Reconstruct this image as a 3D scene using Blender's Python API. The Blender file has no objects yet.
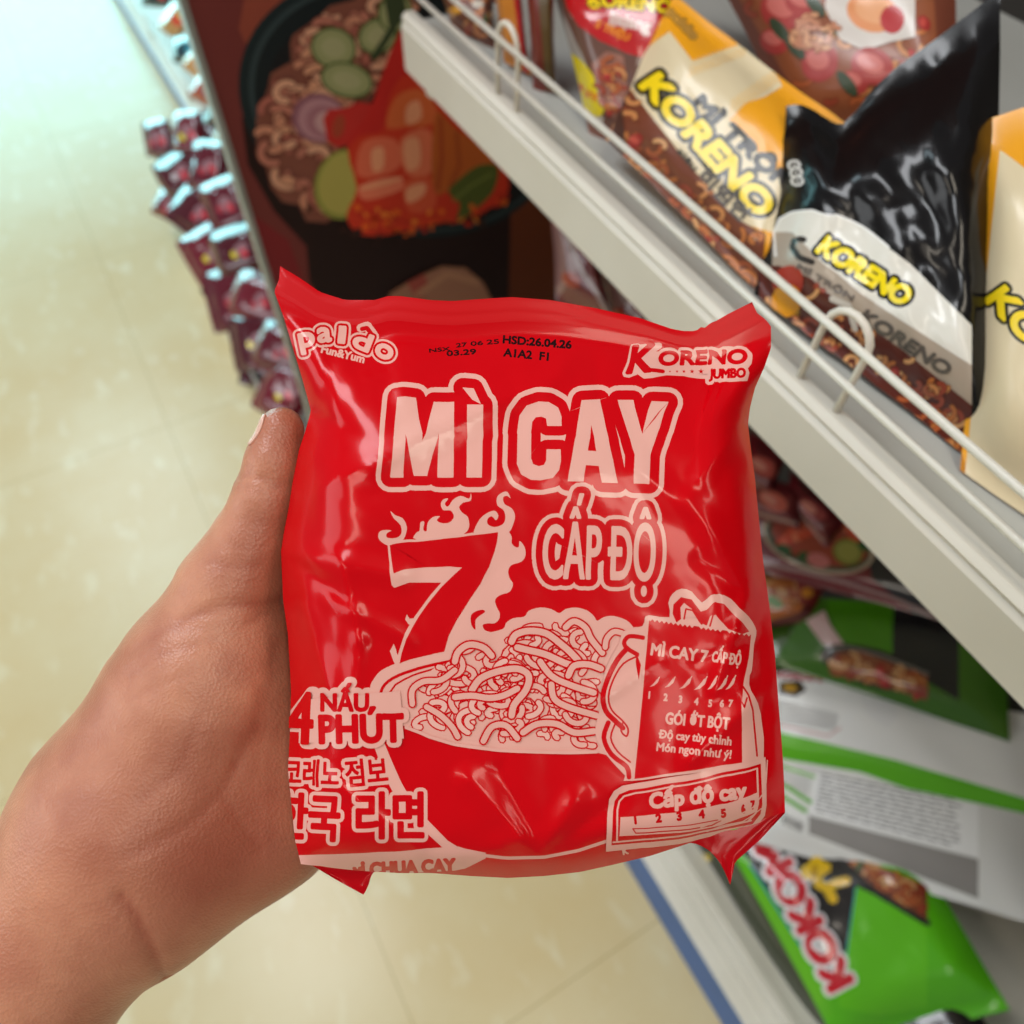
import bpy, bmesh, math, random
import numpy as np
from mathutils import Vector, Matrix
from mathutils.kdtree import KDTree
from mathutils.geometry import tessellate_polygon, delaunay_2d_cdt

scene = bpy.context.scene
COL = scene.collection
scene.view_settings.view_transform = 'Standard'
scene.view_settings.look = 'None'
scene.view_settings.exposure = 0.0
scene.view_settings.gamma = 1.0

# ------------------------------------------------------------------ camera
F = 740.0                      # focal length in pixels of the 1024 px frame
HC = 1.15                      # camera height above the floor
EYE = np.array([0.0, 0.0, HC])
def _ray(px, py):
    v = np.array([px - 512.0, 512.0 - py, -F]); return v / np.linalg.norm(v)
_Y = _ray(-257, -615); _Z = -_ray(496, 1009)
_Z = _Z - _Y * (_Z @ _Y); _Z /= np.linalg.norm(_Z); _X = np.cross(_Y, _Z)
RW = np.array([_X, _Y, _Z])    # camera axes -> world axes (aisle = +Y)

cam_data = bpy.data.cameras.new('camera')
cam = bpy.data.objects.new('camera', cam_data); COL.objects.link(cam)
M4 = Matrix([list(RW[0]) + [0], list(RW[1]) + [0], list(RW[2]) + [HC], [0, 0, 0, 1]])
cam.matrix_world = M4
cam_data.sensor_fit = 'HORIZONTAL'; cam_data.sensor_width = 36.0
cam_data.lens = 36.0 * F / 1024.0
cam_data.clip_start = 0.01; cam_data.clip_end = 100
cam_data.dof.use_dof = True
cam_data.dof.focus_distance = 0.212
cam_data.dof.aperture_fstop = 8.6
scene.camera = cam

def unproj(px, depth):
    """pixel array (n,2) + depth (n,) -> world points (n,3)"""
    px = np.atleast_2d(np.asarray(px, float)); depth = np.broadcast_to(np.asarray(depth, float), (len(px),))
    c = np.stack([(px[:, 0] - 512) / F * depth, (512 - px[:, 1]) / F * depth, -depth], 1)
    return c @ RW.T + EYE
def plane_depth(px, p0, n):
    px = np.atleast_2d(np.asarray(px, float))
    d = np.stack([(px[:, 0] - 512) / F, (512 - px[:, 1]) / F, -np.ones(len(px))], 1) @ RW.T
    n = np.asarray(n, float)
    return ((np.asarray(p0, float) - EYE) @ n) / (d @ n)
def on_plane(px, p0, n):
    return unproj(px, plane_depth(px, p0, n))

# ------------------------------------------------------------------ colour / objects
def lin(c):
    r = []
    for v in c[:3]:
        v = v / 255.0
        r.append(v / 12.92 if v <= 0.04045 else ((v + 0.055) / 1.055) ** 2.4)
    return (r[0], r[1], r[2], 1.0)

def tag(o, label=None, cat=None, group=None, kind=None):
    if label: o['label'] = label
    if cat: o['category'] = cat
    if group: o['group'] = group
    if kind: o['kind'] = kind
    return o
def empty(name, loc, label=None, cat=None, group=None):
    o = bpy.data.objects.new(name, None); COL.objects.link(o); o.location = loc
    o.empty_display_size = 0.05
    return tag(o, label, cat, group)
def link(name, me, mat=None, parent=None):
    o = bpy.data.objects.new(name, me); COL.objects.link(o)
    if mat is not None: me.materials.append(mat)
    if parent is not None:
        o.parent = parent
        pm = Matrix.Translation(parent.location)
        if parent.parent is not None: pm = Matrix.Translation(parent.parent.location) @ pm
        o.matrix_parent_inverse = pm.inverted()
    return o
def mesh_np(name, V, Fc):
    me = bpy.data.meshes.new(name)
    me.from_pydata([tuple(map(float, v)) for v in V], [], [tuple(int(i) for i in f) for f in Fc]); me.update()
    return me
def smooth(me):
    me.polygons.foreach_set('use_smooth', [True] * len(me.polygons)); me.update()

class MB:
    """boxes, tubes and prisms collected into one mesh"""
    def __init__(s): s.bm = bmesh.new()
    def box(s, x0, x1, y0, y1, z0, z1, bevel=0.0):
        vs = [s.bm.verts.new(p) for p in ((x0,y0,z0),(x1,y0,z0),(x1,y1,z0),(x0,y1,z0),(x0,y0,z1),(x1,y0,z1),(x1,y1,z1),(x0,y1,z1))]
        fs = [s.bm.faces.new([vs[i] for i in f]) for f in ((3,2,1,0),(4,5,6,7),(0,1,5,4),(1,2,6,5),(2,3,7,6),(3,0,4,7))]
        if bevel:
            es = list({e for f in fs for e in f.edges})
            bmesh.ops.bevel(s.bm, geom=es, offset=bevel, segments=2, affect='EDGES', profile=0.5)
        return s
    def prism_y(s, prof, y0, y1):
        a = [s.bm.verts.new((x, y0, z)) for x, z in prof]; b = [s.bm.verts.new((x, y1, z)) for x, z in prof]
        n = len(prof)
        for i in range(n):
            j = (i + 1) % n
            s.bm.faces.new((a[i], a[j], b[j], b[i]))
        s.bm.faces.new(a[::-1]); s.bm.faces.new(b)
        return s
    def tube(s, pts, r, seg=10):
        pts = [Vector(p) for p in pts]; rings = []
        up = Vector((0.3, 0.2, 1)).normalized()
        for i, p in enumerate(pts):
            t = (pts[min(i + 1, len(pts) - 1)] - pts[max(i - 1, 0)]).normalized()
            a = t.cross(up)
            if a.length < 1e-3: a = t.cross(Vector((1, 0, 0)))
            a.normalize(); b = t.cross(a)
            rings.append([s.bm.verts.new(p + r * (math.cos(2*math.pi*k/seg) * a + math.sin(2*math.pi*k/seg) * b)) for k in range(seg)])
        for q in range(len(rings) - 1):
            for k in range(seg):
                s.bm.faces.new((rings[q][k], rings[q][(k+1) % seg], rings[q+1][(k+1) % seg], rings[q+1][k]))
        s.bm.faces.new(rings[0][::-1]); s.bm.faces.new(rings[-1])
        return s
    def build(s, name, mat, parent=None, sm=False):
        bmesh.ops.recalc_face_normals(s.bm, faces=s.bm.faces)
        me = bpy.data.meshes.new(name); s.bm.to_mesh(me); s.bm.free()
        if sm: smooth(me)
        return link(name, me, mat, parent)

# ------------------------------------------------------------------ materials
def new_mat(name):
    m = bpy.data.materials.new(name); m.use_nodes = True
    nt = m.node_tree; return m, nt, nt.nodes['Principled BSDF']
def film_material(name, rough=0.22, bump=0.25, scale=60.0, coat=0.5, spec=0.5):
    m, nt, b = new_mat(name)
    a = nt.nodes.new('ShaderNodeAttribute'); a.attribute_name = 'Col'
    nt.links.new(a.outputs['Color'], b.inputs['Base Color'])
    b.inputs['Roughness'].default_value = rough
    b.inputs['Specular IOR Level'].default_value = spec
    b.inputs['Coat Weight'].default_value = coat; b.inputs['Coat Roughness'].default_value = rough * 0.35
    tc = nt.nodes.new('ShaderNodeTexCoord')
    n1 = nt.nodes.new('ShaderNodeTexNoise'); n1.inputs['Scale'].default_value = scale; n1.inputs['Detail'].default_value = 2.0
    n1.noise_type = 'RIDGED_MULTIFRACTAL'
    n2 = nt.nodes.new('ShaderNodeTexVoronoi'); n2.inputs['Scale'].default_value = scale * 0.7; n2.feature = 'SMOOTH_F1'
    mx = nt.nodes.new('ShaderNodeMath'); mx.operation = 'ADD'
    nt.links.new(tc.outputs['Object'], n1.inputs['Vector']); nt.links.new(tc.outputs['Object'], n2.inputs['Vector'])
    nt.links.new(n1.outputs['Fac'], mx.inputs[0]); nt.links.new(n2.outputs['Distance'], mx.inputs[1])
    bp = nt.nodes.new('ShaderNodeBump'); bp.inputs['Strength'].default_value = bump; bp.inputs['Distance'].default_value = 0.002
    nt.links.new(mx.outputs[0], bp.inputs['Height'])
    nt.links.new(bp.outputs['Normal'], b.inputs['Normal']); nt.links.new(bp.outputs['Normal'], b.inputs['Coat Normal'])
    return m
def paint_material(name, col, rough=0.45, dirt=0.06, scale=8.0, metallic=0.0):
    m, nt, b = new_mat(name)
    tc = nt.nodes.new('ShaderNodeTexCoord'); n = nt.nodes.new('ShaderNodeTexNoise')
    n.inputs['Scale'].default_value = scale; n.inputs['Detail'].default_value = 6
    nt.links.new(tc.outputs['Object'], n.inputs['Vector'])
    r = nt.nodes.new('ShaderNodeValToRGB'); c = lin(col)
    d = 1 - dirt * 3
    r.color_ramp.elements[0].position = 0.3; r.color_ramp.elements[0].color = (c[0]*d, c[1]*d*0.99, c[2]*d*0.96, 1)
    r.color_ramp.elements[1].position = 0.6; r.color_ramp.elements[1].color = c
    nt.links.new(n.outputs['Fac'], r.inputs['Fac']); nt.links.new(r.outputs['Color'], b.inputs['Base Color'])
    b.inputs['Roughness'].default_value = rough; b.inputs['Metallic'].default_value = metallic
    return m

# ------------------------------------------------------------------ 2-D artwork (traced in photo pixels)
_txt = {}
def glyphs(s):
    """(triangles (n,3,2), boundary edges (m,2,2), width, cap height) of a string set in Blender's built-in face"""
    if s in _txt: return _txt[s]
    if 'Đ' in s:
        i = s.index('Đ'); base = s.replace('Đ', 'D')
        tri, E, w = glyphs(base); xD = glyphs(base[:i+1])[2] - glyphs('D')[2] if i else 0.0
        x0, x1, y0, y1 = xD - .10, xD + .30, .31, .41
        R_ = np.array([(x0, y0), (x1, y0), (x1, y1), (x0, y1)])
        _txt[s] = (np.concatenate([tri, R_[[[0, 1, 2], [0, 2, 3]]]]), np.concatenate([E, np.stack([R_, np.roll(R_, -1, 0)], 1)]), w)
        return _txt[s]
    cu = bpy.data.curves.new('lettering', 'FONT'); cu.body = s; cu.resolution_u = 5 if len(s) < 8 else 3; cu.fill_mode = 'FRONT'
    ob = bpy.data.objects.new('lettering', cu); COL.objects.link(ob)
    dg = bpy.context.evaluated_depsgraph_get(); dg.update()
    me = bpy.data.meshes.new_from_object(ob.evaluated_get(dg))
    me.calc_loop_triangles()
    V = np.array([v.co[:2] for v in me.vertices]) if len(me.vertices) else np.zeros((0, 2))
    T = np.array([t.vertices[:] for t in me.loop_triangles], int).reshape(-1, 3)
    # weld + boundary
    key = {}; rm = []
    for v in np.round(V, 5): rm.append(key.setdefault(tuple(v), len(key)))
    cnt = {}
    for t in T:
        for i in range(3):
            a, b = rm[t[i]], rm[t[(i+1) % 3]]
            if a == b: continue
            cnt.setdefault((min(a, b), max(a, b)), []).append((t[i], t[(i+1) % 3]))
    E = np.array([V[list(e[0])] for e in cnt.values() if len(e) == 1]).reshape(-1, 2, 2)
    bpy.data.objects.remove(ob); bpy.data.curves.remove(cu); bpy.data.meshes.remove(me)
    x0 = V[:, 0].min() if len(V) else 0
    x1 = V[:, 0].max() if len(V) else 1
    tri = V[T] - np.array([x0, 0]); E = E - np.array([x0, 0])
    _txt[s] = (tri, E, x1 - x0)
    return _txt[s]
_cap = glyphs('H')[0][:, :, 1].max()

class Art:
    def __init__(s): s.items = []; s.k = 0       # (poly (n,2), colour, layer)
    def layer(s): s.k += 1; return s.k
    def conv(s, pts, col, k): s.items.append((np.asarray(pts, float), col, k))
    def poly(s, pts, col, k=None):
        k = s.layer() if k is None else k
        pts = [tuple(p) for p in pts]
        tri = tessellate_polygon([[Vector((p[0], p[1], 0)) for p in pts]])
        for t in tri: s.conv([pts[i] for i in t], col, k)
    def disc(s, c, rx, ry, col, rot=0, k=None, n=24):
        k = s.layer() if k is None else k
        a = np.linspace(0, 2*np.pi, n, endpoint=False); cr, sr = math.cos(rot), math.sin(rot)
        x = np.cos(a) * rx; y = np.sin(a) * ry
        P = np.stack([c[0] + x*cr - y*sr, c[1] + x*sr + y*cr], 1)
        s.conv(P, col, k)
    def segs(s, E, r, n=8):
        """round-capped strokes along edges E (m,2,2) as convex pieces"""
        out = []; seen = set(); a = np.linspace(0, 2*np.pi, n, endpoint=False) + .17; C = np.stack([np.cos(a), np.sin(a)], 1) * r
        for p, q in E:
            d = q - p; L = np.hypot(*d)
            if L > 1e-6:
                nn = np.array([-d[1], d[0]]) / L * r
                out.append(np.array([p + nn, q + nn, q - nn, p - nn]))
            for v in (p, q):
                kk = (round(v[0], 2), round(v[1], 2))
                if kk not in seen: seen.add(kk); out.append(C + v)
        return out
    def stroke(s, pts, r, col, k=None, closed=False, n=8):
        k = s.layer() if k is None else k
        P = np.asarray(pts, float); Q = np.roll(P, -1, 0)
        E = np.stack([P, Q], 1)
        if not closed: E = E[:-1]
        for t in union2d(s.segs(E, r, n)): s.conv(t, col, k)
    def text(s, txt, b0, b1, cap, fills, skew=0.0, up=None):
        """baseline b0->b1 in px, cap height px; fills = [(stroke radius px, colour)] painted in order"""
        tri, E, w = glyphs(txt)
        b0 = np.array(b0, float); b1 = np.array(b1, float); d = b1 - b0; L = np.hypot(*d); u = d / L
        n = np.array([u[1], -u[0]]) if up is None else np.asarray(up, float)
        def mp(P):
            x = P[..., 0] / w * L + P[..., 1] / _cap * cap * skew; y = P[..., 1] / _cap * cap
            return b0 + x[..., None] * u + y[..., None] * n
        T = mp(tri); B = mp(E)
        for r, col in fills:
            k = s.layer()
            pc = [t for t in T]
            if r > 0: pc += s.segs(B, r, 12 if r > 5 else 8)
            for t in union2d(pc): s.conv(t, col, k)
    def shape(s, polys, fills):
        """traced letter polygons with rounded outlines, like text()"""
        T = []; E = []
        for p in polys:
            p = [tuple(q) for q in p]
            T += [np.array([p[i] for i in t]) for t in tessellate_polygon([[Vector((q[0], q[1], 0)) for q in p]])]
            P = np.array(p); E.append(np.stack([P, np.roll(P, -1, 0)], 1))
        E = np.concatenate(E)
        for r, col in fills:
            k = s.layer(); pc = list(T) + (s.segs(E, r, 16 if r > 5 else 8) if r > 0 else [])
            for t in union2d(pc): s.conv(t, col, k)
    def nat(s, txt, b0, ang, cap, fills, sq=0.85, skew=0.0):
        """text at its natural width times sq"""
        w = glyphs(txt)[2] / _cap * cap * sq
        s.text(txt, b0, (b0[0] + w * math.cos(ang), b0[1] + w * math.sin(ang)), cap, fills, skew)
    def tex(s, pts, cols, seed, n, r, rng=(4, 9)):
        """scatter of small brush dabs inside polygon pts"""
        R_ = random.Random(seed); P = np.asarray(pts, float); x0, y0 = P.min(0); x1, y1 = P.max(0)
        k0 = s.layer(); s.k += 3
        for i in range(n):
            x, y = R_.uniform(x0, x1), R_.uniform(y0, y1)
            if not inside(x, y, P): continue
            s.disc((x, y), r * R_.uniform(.6, 1.4), r * R_.uniform(.4, 1.0), R_.choice(cols), R_.uniform(0, 3.1), k0 + i % 4, 8)
    def noodles(s, pts, cols, edge, seed, n, r, R=(6, 20), er=0.35, tries=14):
        """curly overlapping noodles whose whole course lies inside polygon pts"""
        R_ = random.Random(seed); P = np.asarray(pts, float); x0, y0 = P.min(0); x1, y1 = P.max(0)
        done = 0; t = 0
        while done < n and t < n * tries:
            t += 1
            cx, cy = R_.uniform(x0, x1), R_.uniform(y0, y1); rr = R_.uniform(*R)
            a0 = R_.uniform(0, 6.28); sw = R_.uniform(1.6, 4.2); q = R_.uniform(.45, .9); ro = R_.uniform(-.5, .5)
            a = np.linspace(a0, a0 + sw, 9)
            X = np.cos(a) * rr; Y = np.sin(a) * rr * q
            C = np.stack([cx + X*math.cos(ro) - Y*math.sin(ro), cy + X*math.sin(ro) + Y*math.cos(ro)], 1)
            if not all(inside(px, py, P) for px, py in C): continue
            done += 1
            s.stroke(C, r, edge, n=6); s.stroke(C, r * (1 - er), R_.choice(cols), n=6)
            if R_.random() < .45 and rr > R[0] * 1.3:
                C2 = (C - [cx, cy]) * (1 - 2.1 * r / rr) + [cx, cy]
                if rr > 3.2 * r:
                    s.stroke(C2, r, edge, n=6); s.stroke(C2, r * (1 - er), R_.choice(cols), n=6)
    def flat(s): return [(P, c) for P, c, k in s.items]
def union2d(pieces):
    """overlapping convex pieces -> a lean triangulation of their union"""
    V = []; Fc = []
    for P in pieces:
        P = np.asarray(P, float); x, y = P[:, 0], P[:, 1]; a = (x * np.roll(y, -1) - y * np.roll(x, -1)).sum()
        if abs(a) < 1e-5: continue
        if a < 0: P = P[::-1]
        o = len(V); V += [Vector((p[0], p[1])) for p in P]; Fc.append(list(range(o, o + len(P))))
    if not Fc: return []
    vo, eo, fo, *_ = delaunay_2d_cdt(V, [], Fc, 0, 1e-3)
    VO = np.array([v[:] for v in vo]); T3 = np.array([f[:3] for f in fo]); G = VO[T3].mean(1); hit = np.zeros(len(G), bool)
    order = np.argsort(G[:, 0]); gx_ = G[order, 0]
    for f in Fc:
        P = np.array([V[i][:] for i in f]); lo_, hi_ = P.min(0), P.max(0)
        a_, b_ = np.searchsorted(gx_, [lo_[0], hi_[0]]); c_ = order[a_:b_]
        c_ = c_[~hit[c_] & (G[c_, 1] >= lo_[1]) & (G[c_, 1] <= hi_[1])]
        if not len(c_): continue
        Q = np.roll(P, -1, 0) - P; d_ = G[c_][:, None, :] - P[None]
        hit[c_[(Q[None, :, 0] * d_[:, :, 1] - Q[None, :, 1] * d_[:, :, 0] >= -1e-7).all(1)]] = True
    fo = [f for f, q in zip(fo, hit) if q]
    cnt = {}
    for f in fo:
        for i in range(len(f)):
            e = (f[i], f[(i+1) % len(f)]); q = (min(e), max(e)); cnt[q] = cnt.get(q, 0) + 1
    E = [q for q, n in cnt.items() if n == 1]
    ids = sorted({i for e in E for i in e}); mp = {v: i for i, v in enumerate(ids)}
    v2, e2, f2, *_ = delaunay_2d_cdt([vo[i] for i in ids], [(mp[a], mp[b]) for a, b in E], [], 2, 1e-4)
    tri = [np.array([v2[i][:] for i in f]) for f in f2]
    if not tri: return tri
    # even-odd test of the centroids against the outline (counters stay open)
    A_ = np.array([vo[a][:] for a, b in E]); B_ = np.array([vo[b][:] for a, b in E]); G = np.array([t.mean(0) for t in tri])
    up = (A_[None, :, 1] > G[:, None, 1]) != (B_[None, :, 1] > G[:, None, 1])
    dy = np.where(up, (B_ - A_)[None, :, 1], 1.0)
    xx = A_[None, :, 0] + (G[:, None, 1] - A_[None, :, 1]) / dy * (B_ - A_)[None, :, 0]
    odd = (up & (G[:, None, 0] < xx)).sum(1) % 2 == 1
    return [t for t, q in zip(tri, odd) if q]
def inside(x, y, P):
    c = False; j = len(P) - 1
    for i in range(len(P)):
        if (P[i][1] > y) != (P[j][1] > y) and x < (P[j][0]-P[i][0]) * (y-P[i][1]) / (P[j][1]-P[i][1]) + P[i][0]: c = not c
        j = i
    return c

def resample(pl, n):
    P = np.asarray(pl, float); L = np.concatenate([[0], np.cumsum(np.hypot(*np.diff(P, axis=0).T))])
    t = np.linspace(0, L[-1], n)
    return np.stack([np.interp(t, L, P[:, 0]), np.interp(t, L, P[:, 1])], 1)

def curvy(pts, n=3, closed=True):
    """Catmull-Rom rounding of a traced outline"""
    P = np.asarray(pts, float); N = len(P); out = []
    for i in range(N if closed else N - 1):
        g = (lambda k: P[k % N]) if closed else (lambda k: P[min(max(k, 0), N - 1)])
        p0, p1, p2, p3 = g(i-1), g(i), g(i+1), g(i+2)
        for t in np.arange(n) / n:
            out.append(.5 * ((2*p1) + (p2-p0)*t + (2*p0-5*p1+4*p2-p3)*t*t + (3*p1-p0-3*p2+p3)*t**3))
    if not closed: out.append(P[-1])
    return [tuple(q) for q in out]

class Coons:
    """pixel-space patch from four outlines: top (left->right), bottom (left->right), left (top->bottom), right (top->bottom)"""
    def __init__(s, top, bottom, left, right, ease=None):
        N = 400; s.N = N
        s.t = resample(top, N); s.b = resample(bottom, N); s.l = resample(left, N); s.r = resample(right, N)
    def at(s, S, T):
        S = np.asarray(S, float); T = np.asarray(T, float); g = np.linspace(0, 1, s.N)
        def ev(c, u): return np.stack([np.interp(u, g, c[:, 0]), np.interp(u, g, c[:, 1])], -1)
        S_ = S[..., None]; T_ = T[..., None]
        top, bot, lef, rig = ev(s.t, S), ev(s.b, S), ev(s.l, T), ev(s.r, T)
        c00, c10, c01, c11 = s.t[0], s.t[-1], s.b[0], s.b[-1]
        return (1-T_)*top + T_*bot + (1-S_)*lef + S_*rig - ((1-S_)*(1-T_)*c00 + S_*(1-T_)*c10 + (1-S_)*T_*c01 + S_*T_*c11)
    def inv(s, P):
        P = np.atleast_2d(np.asarray(P, float))
        P, back = np.unique(np.round(P, 3), axis=0, return_inverse=True); back = back.ravel()
        g = np.linspace(0, 1, 41); GS, GT = np.meshgrid(g, g); G = s.at(GS.ravel(), GT.ravel())
        kd = KDTree(len(G))
        for i, q in enumerate(G): kd.insert((q[0], q[1], 0), i)
        kd.balance()
        m = np.array([kd.find((p[0], p[1], 0))[1] for p in P])
        out = np.stack([GS.ravel()[m], GT.ravel()[m]], 1)
        x = out.copy(); e = 1e-3
        for _ in range(6):
            S, T = x[:, 0], x[:, 1]; f0 = s.atx(S, T); fs = (s.atx(S + e, T) - f0) / e; ft = (s.atx(S, T + e) - f0) / e
            r = P - f0; det = fs[:, 0]*ft[:, 1] - fs[:, 1]*ft[:, 0]; det = np.where(abs(det) < 1e-6, 1e-6, det)
            ds = (r[:, 0]*ft[:, 1] - r[:, 1]*ft[:, 0]) / det; dt = (fs[:, 0]*r[:, 1] - fs[:, 1]*r[:, 0]) / det
            x[:, 0] += np.clip(ds, -.1, .1); x[:, 1] += np.clip(dt, -.1, .1); x = np.clip(x, -.6, 1.6)
        return x[back]
    def atx(s, S, T):
        """at() continued linearly outside 0..1"""
        Sc, Tc = np.clip(S, 0, 1), np.clip(T, 0, 1); p = s.at(Sc, Tc); e = 1e-2
        gs = (s.at(np.clip(Sc + e, 0, 1), Tc) - s.at(np.clip(Sc - e, 0, 1), Tc)) / (np.clip(Sc + e, 0, 1) - np.clip(Sc - e, 0, 1))[..., None]
        gt = (s.at(Sc, np.clip(Tc + e, 0, 1)) - s.at(Sc, np.clip(Tc - e, 0, 1))) / (np.clip(Tc + e, 0, 1) - np.clip(Tc - e, 0, 1))[..., None]
        return p + gs * (S - Sc)[..., None] + gt * (T - Tc)[..., None]

def clip_half(P, ax, val, keep_less):
    out = []; n = len(P)
    if n == 0: return out
    sgn = 1 if keep_less else -1
    d = [sgn * (val - (p[ax] if ax < 2 else p[0] - p[1])) for p in P]
    for i in range(n):
        j = (i + 1) % n
        if d[i] >= 0: out.append(P[i])
        if (d[i] > 0 and d[j] < 0) or (d[i] < 0 and d[j] > 0):
            t = d[i] / (d[i] - d[j]); a, b = P[i], P[j]
            out.append((a[0] + t*(b[0]-a[0]), a[1] + t*(b[1]-a[1])))
    return out
def split_axis(polys, ax):
    res = []
    for P in polys:
        v = [(p[ax] if ax < 2 else p[0] - p[1]) for p in P]
        lo, hi = math.floor(min(v) + 1e-9), math.ceil(max(v) - 1e-9)
        if hi - lo <= 1: res.append(P); continue
        rest = P
        for c in range(lo + 1, hi):
            a = clip_half(rest, ax, c, True)
            if len(a) >= 3: res.append(a)
            rest = clip_half(rest, ax, c, False)
            if len(rest) < 3: break
        if len(rest) >= 3: res.append(rest)
    return res
def subdivide(P, L):
    """fan + longest-edge split until edges < L"""
    st = [(P[0], P[i], P[i+1]) for i in range(1, len(P) - 1)]; out = []
    while st:
        t = st.pop()
        l = [np.hypot(*(t[(i+1) % 3] - t[i])) for i in range(3)]; m = int(np.argmax(l))
        if l[m] <= L: out.append(t); continue
        a, b, c = t[m], t[(m+1) % 3], t[(m+2) % 3]; q = (a + b) / 2
        st.append((a, q, c)); st.append((q, b, c))
    return out

class Sheet:
    """film surface: grid (ns x nt) of world points over a pixel-space patch; prints are cut along the grid and laid on it"""
    def __init__(s, coons, ns, nt, depth_fn):
        s.c = coons; s.ns, s.nt = ns, nt
        S, T = np.meshgrid(np.linspace(0, 1, ns + 1), np.linspace(0, 1, nt + 1), indexing='ij')
        s.S, s.T = S, T
        s.px = coons.at(S, T)
        dep = depth_fn(S, T, s.px)
        s.P = unproj(s.px.reshape(-1, 2), dep.ravel()).reshape(ns + 1, nt + 1, 3)
        gs = np.gradient(s.P, axis=0); gt = np.gradient(s.P, axis=1)
        N = np.cross(gs, gt); N /= np.maximum(np.linalg.norm(N, axis=-1, keepdims=True), 1e-12)
        toc = EYE - s.P; sg = np.sign((N * toc).sum(-1).sum())
        s.N = N * (sg if sg != 0 else 1)
    def interp(s, A, st):
        a = np.clip(st[:, 0], 0, s.ns - 1e-9); b = np.clip(st[:, 1], 0, s.nt - 1e-9)
        i = np.minimum(a.astype(int), s.ns - 1); j = np.minimum(b.astype(int), s.nt - 1); u = (a - i)[:, None]; v = (b - j)[:, None]
        p00, p10, p11, p01 = A[i, j], A[i+1, j], A[i+1, j+1], A[i, j+1]
        lo = p00 + u * (p10 - p00) + v * (p11 - p10)      # u >= v
        hi = p00 + v * (p01 - p00) + u * (p11 - p01)
        return np.where(u >= v, lo, hi)
    def decals(s, art, dz, sub):
        """-> V, N, faces, colours"""
        tris = []; cols = []; lay = []
        # shallow stacking: a shape lies one step above whatever it really covers
        occ = {}; lev = {}; CELL = 3.0; i0 = 0; its = art.items
        order = sorted(range(len(its)), key=lambda q: its[q][2])
        while i0 < len(order):
            k = its[order[i0]][2]; i1 = i0; cells = set()
            while i1 < len(order) and its[order[i1]][2] == k:
                P = its[order[i1]][0]; lo_ = np.floor(P.min(0) / CELL).astype(int); hi_ = np.floor(P.max(0) / CELL).astype(int)
                if (hi_ - lo_).max() <= 3:
                    for a in range(lo_[0], hi_[0] + 1):
                        for b in range(lo_[1], hi_[1] + 1): cells.add((a, b))
                else:
                    for a in range(lo_[0], hi_[0] + 1):
                        st_ = clip_half(clip_half([tuple(p) for p in P], 0, a * CELL, False), 0, (a + 1) * CELL, True)
                        if st_:
                            ys = [p[1] for p in st_]
                            for b in range(int(min(ys) // CELL), int(max(ys) // CELL) + 1): cells.add((a, b))
                i1 += 1
            l = 1 + max((occ.get(q, 0) for q in cells), default=0)
            for q in cells: occ[q] = l
            lev[k] = l; i0 = i1
        for P, c, k in art.items:
            k = lev[k]
            ex = (P.max(0) - P.min(0)).max()
            if ex <= sub: tris.append(P); cols.append(c); lay.append(k)
            else:
                for t in subdivide(P, sub): tris.append(np.array(t)); cols.append(c); lay.append(k)
        if not tris: return np.zeros((0, 3)), np.zeros((0, 3)), [], []
        cnt = [len(t) for t in tris]; st = s.c.inv(np.concatenate(tris)); st = st * [s.ns, s.nt]
        Vst, Fc, Cc, Lz = [], [], [], []
        o = 0
        for n, c, k in zip(cnt, cols, lay):
            P = [tuple(p) for p in st[o:o+n]]; o += n
            xs = [p[0] for p in P]; ys = [p[1] for p in P]
            if max(xs) <= 0 or min(xs) >= s.ns or max(ys) <= 0 or min(ys) >= s.nt: continue
            if min(xs) < 0: P = clip_half(P, 0, 0, False)
            if P and max(xs) > s.ns: P = clip_half(P, 0, s.ns, True)
            if P and min(ys) < 0: P = clip_half(P, 1, 0, False)
            if P and max(ys) > s.nt: P = clip_half(P, 1, s.nt, True)
            if len(P) < 3: continue
            for q in split_axis(split_axis(split_axis([P], 0), 1), 2):
                a = 0.0
                for i in range(len(q)):
                    x0, y0 = q[i]; x1, y1 = q[(i+1) % len(q)]; a += x0*y1 - x1*y0
                if abs(a) < 1e-7: continue
                if a < 0: q = q[::-1]
                b = len(Vst); Vst += q; Lz += [k] * len(q); Fc.append(list(range(b, b + len(q)))); Cc.append(c)
        Vst = np.array(Vst).reshape(-1, 2); N = s.interp(s.N, Vst); N /= np.linalg.norm(N, axis=1, keepdims=True)
        V = s.interp(s.P, Vst) + N * (np.array(Lz)[:, None] * dz + dz)
        # orientation: gs x gt sign
        return V, N, Fc, Cc
    def flip(s):
        g = np.cross(s.P[1, 0] - s.P[0, 0], s.P[0, 1] - s.P[0, 0]); i = s.ns // 2; j = s.nt // 2
        g = np.cross(s.P[i+1, j] - s.P[i, j], s.P[i, j+1] - s.P[i, j])
        return (g @ s.N[i, j]) < 0

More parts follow.
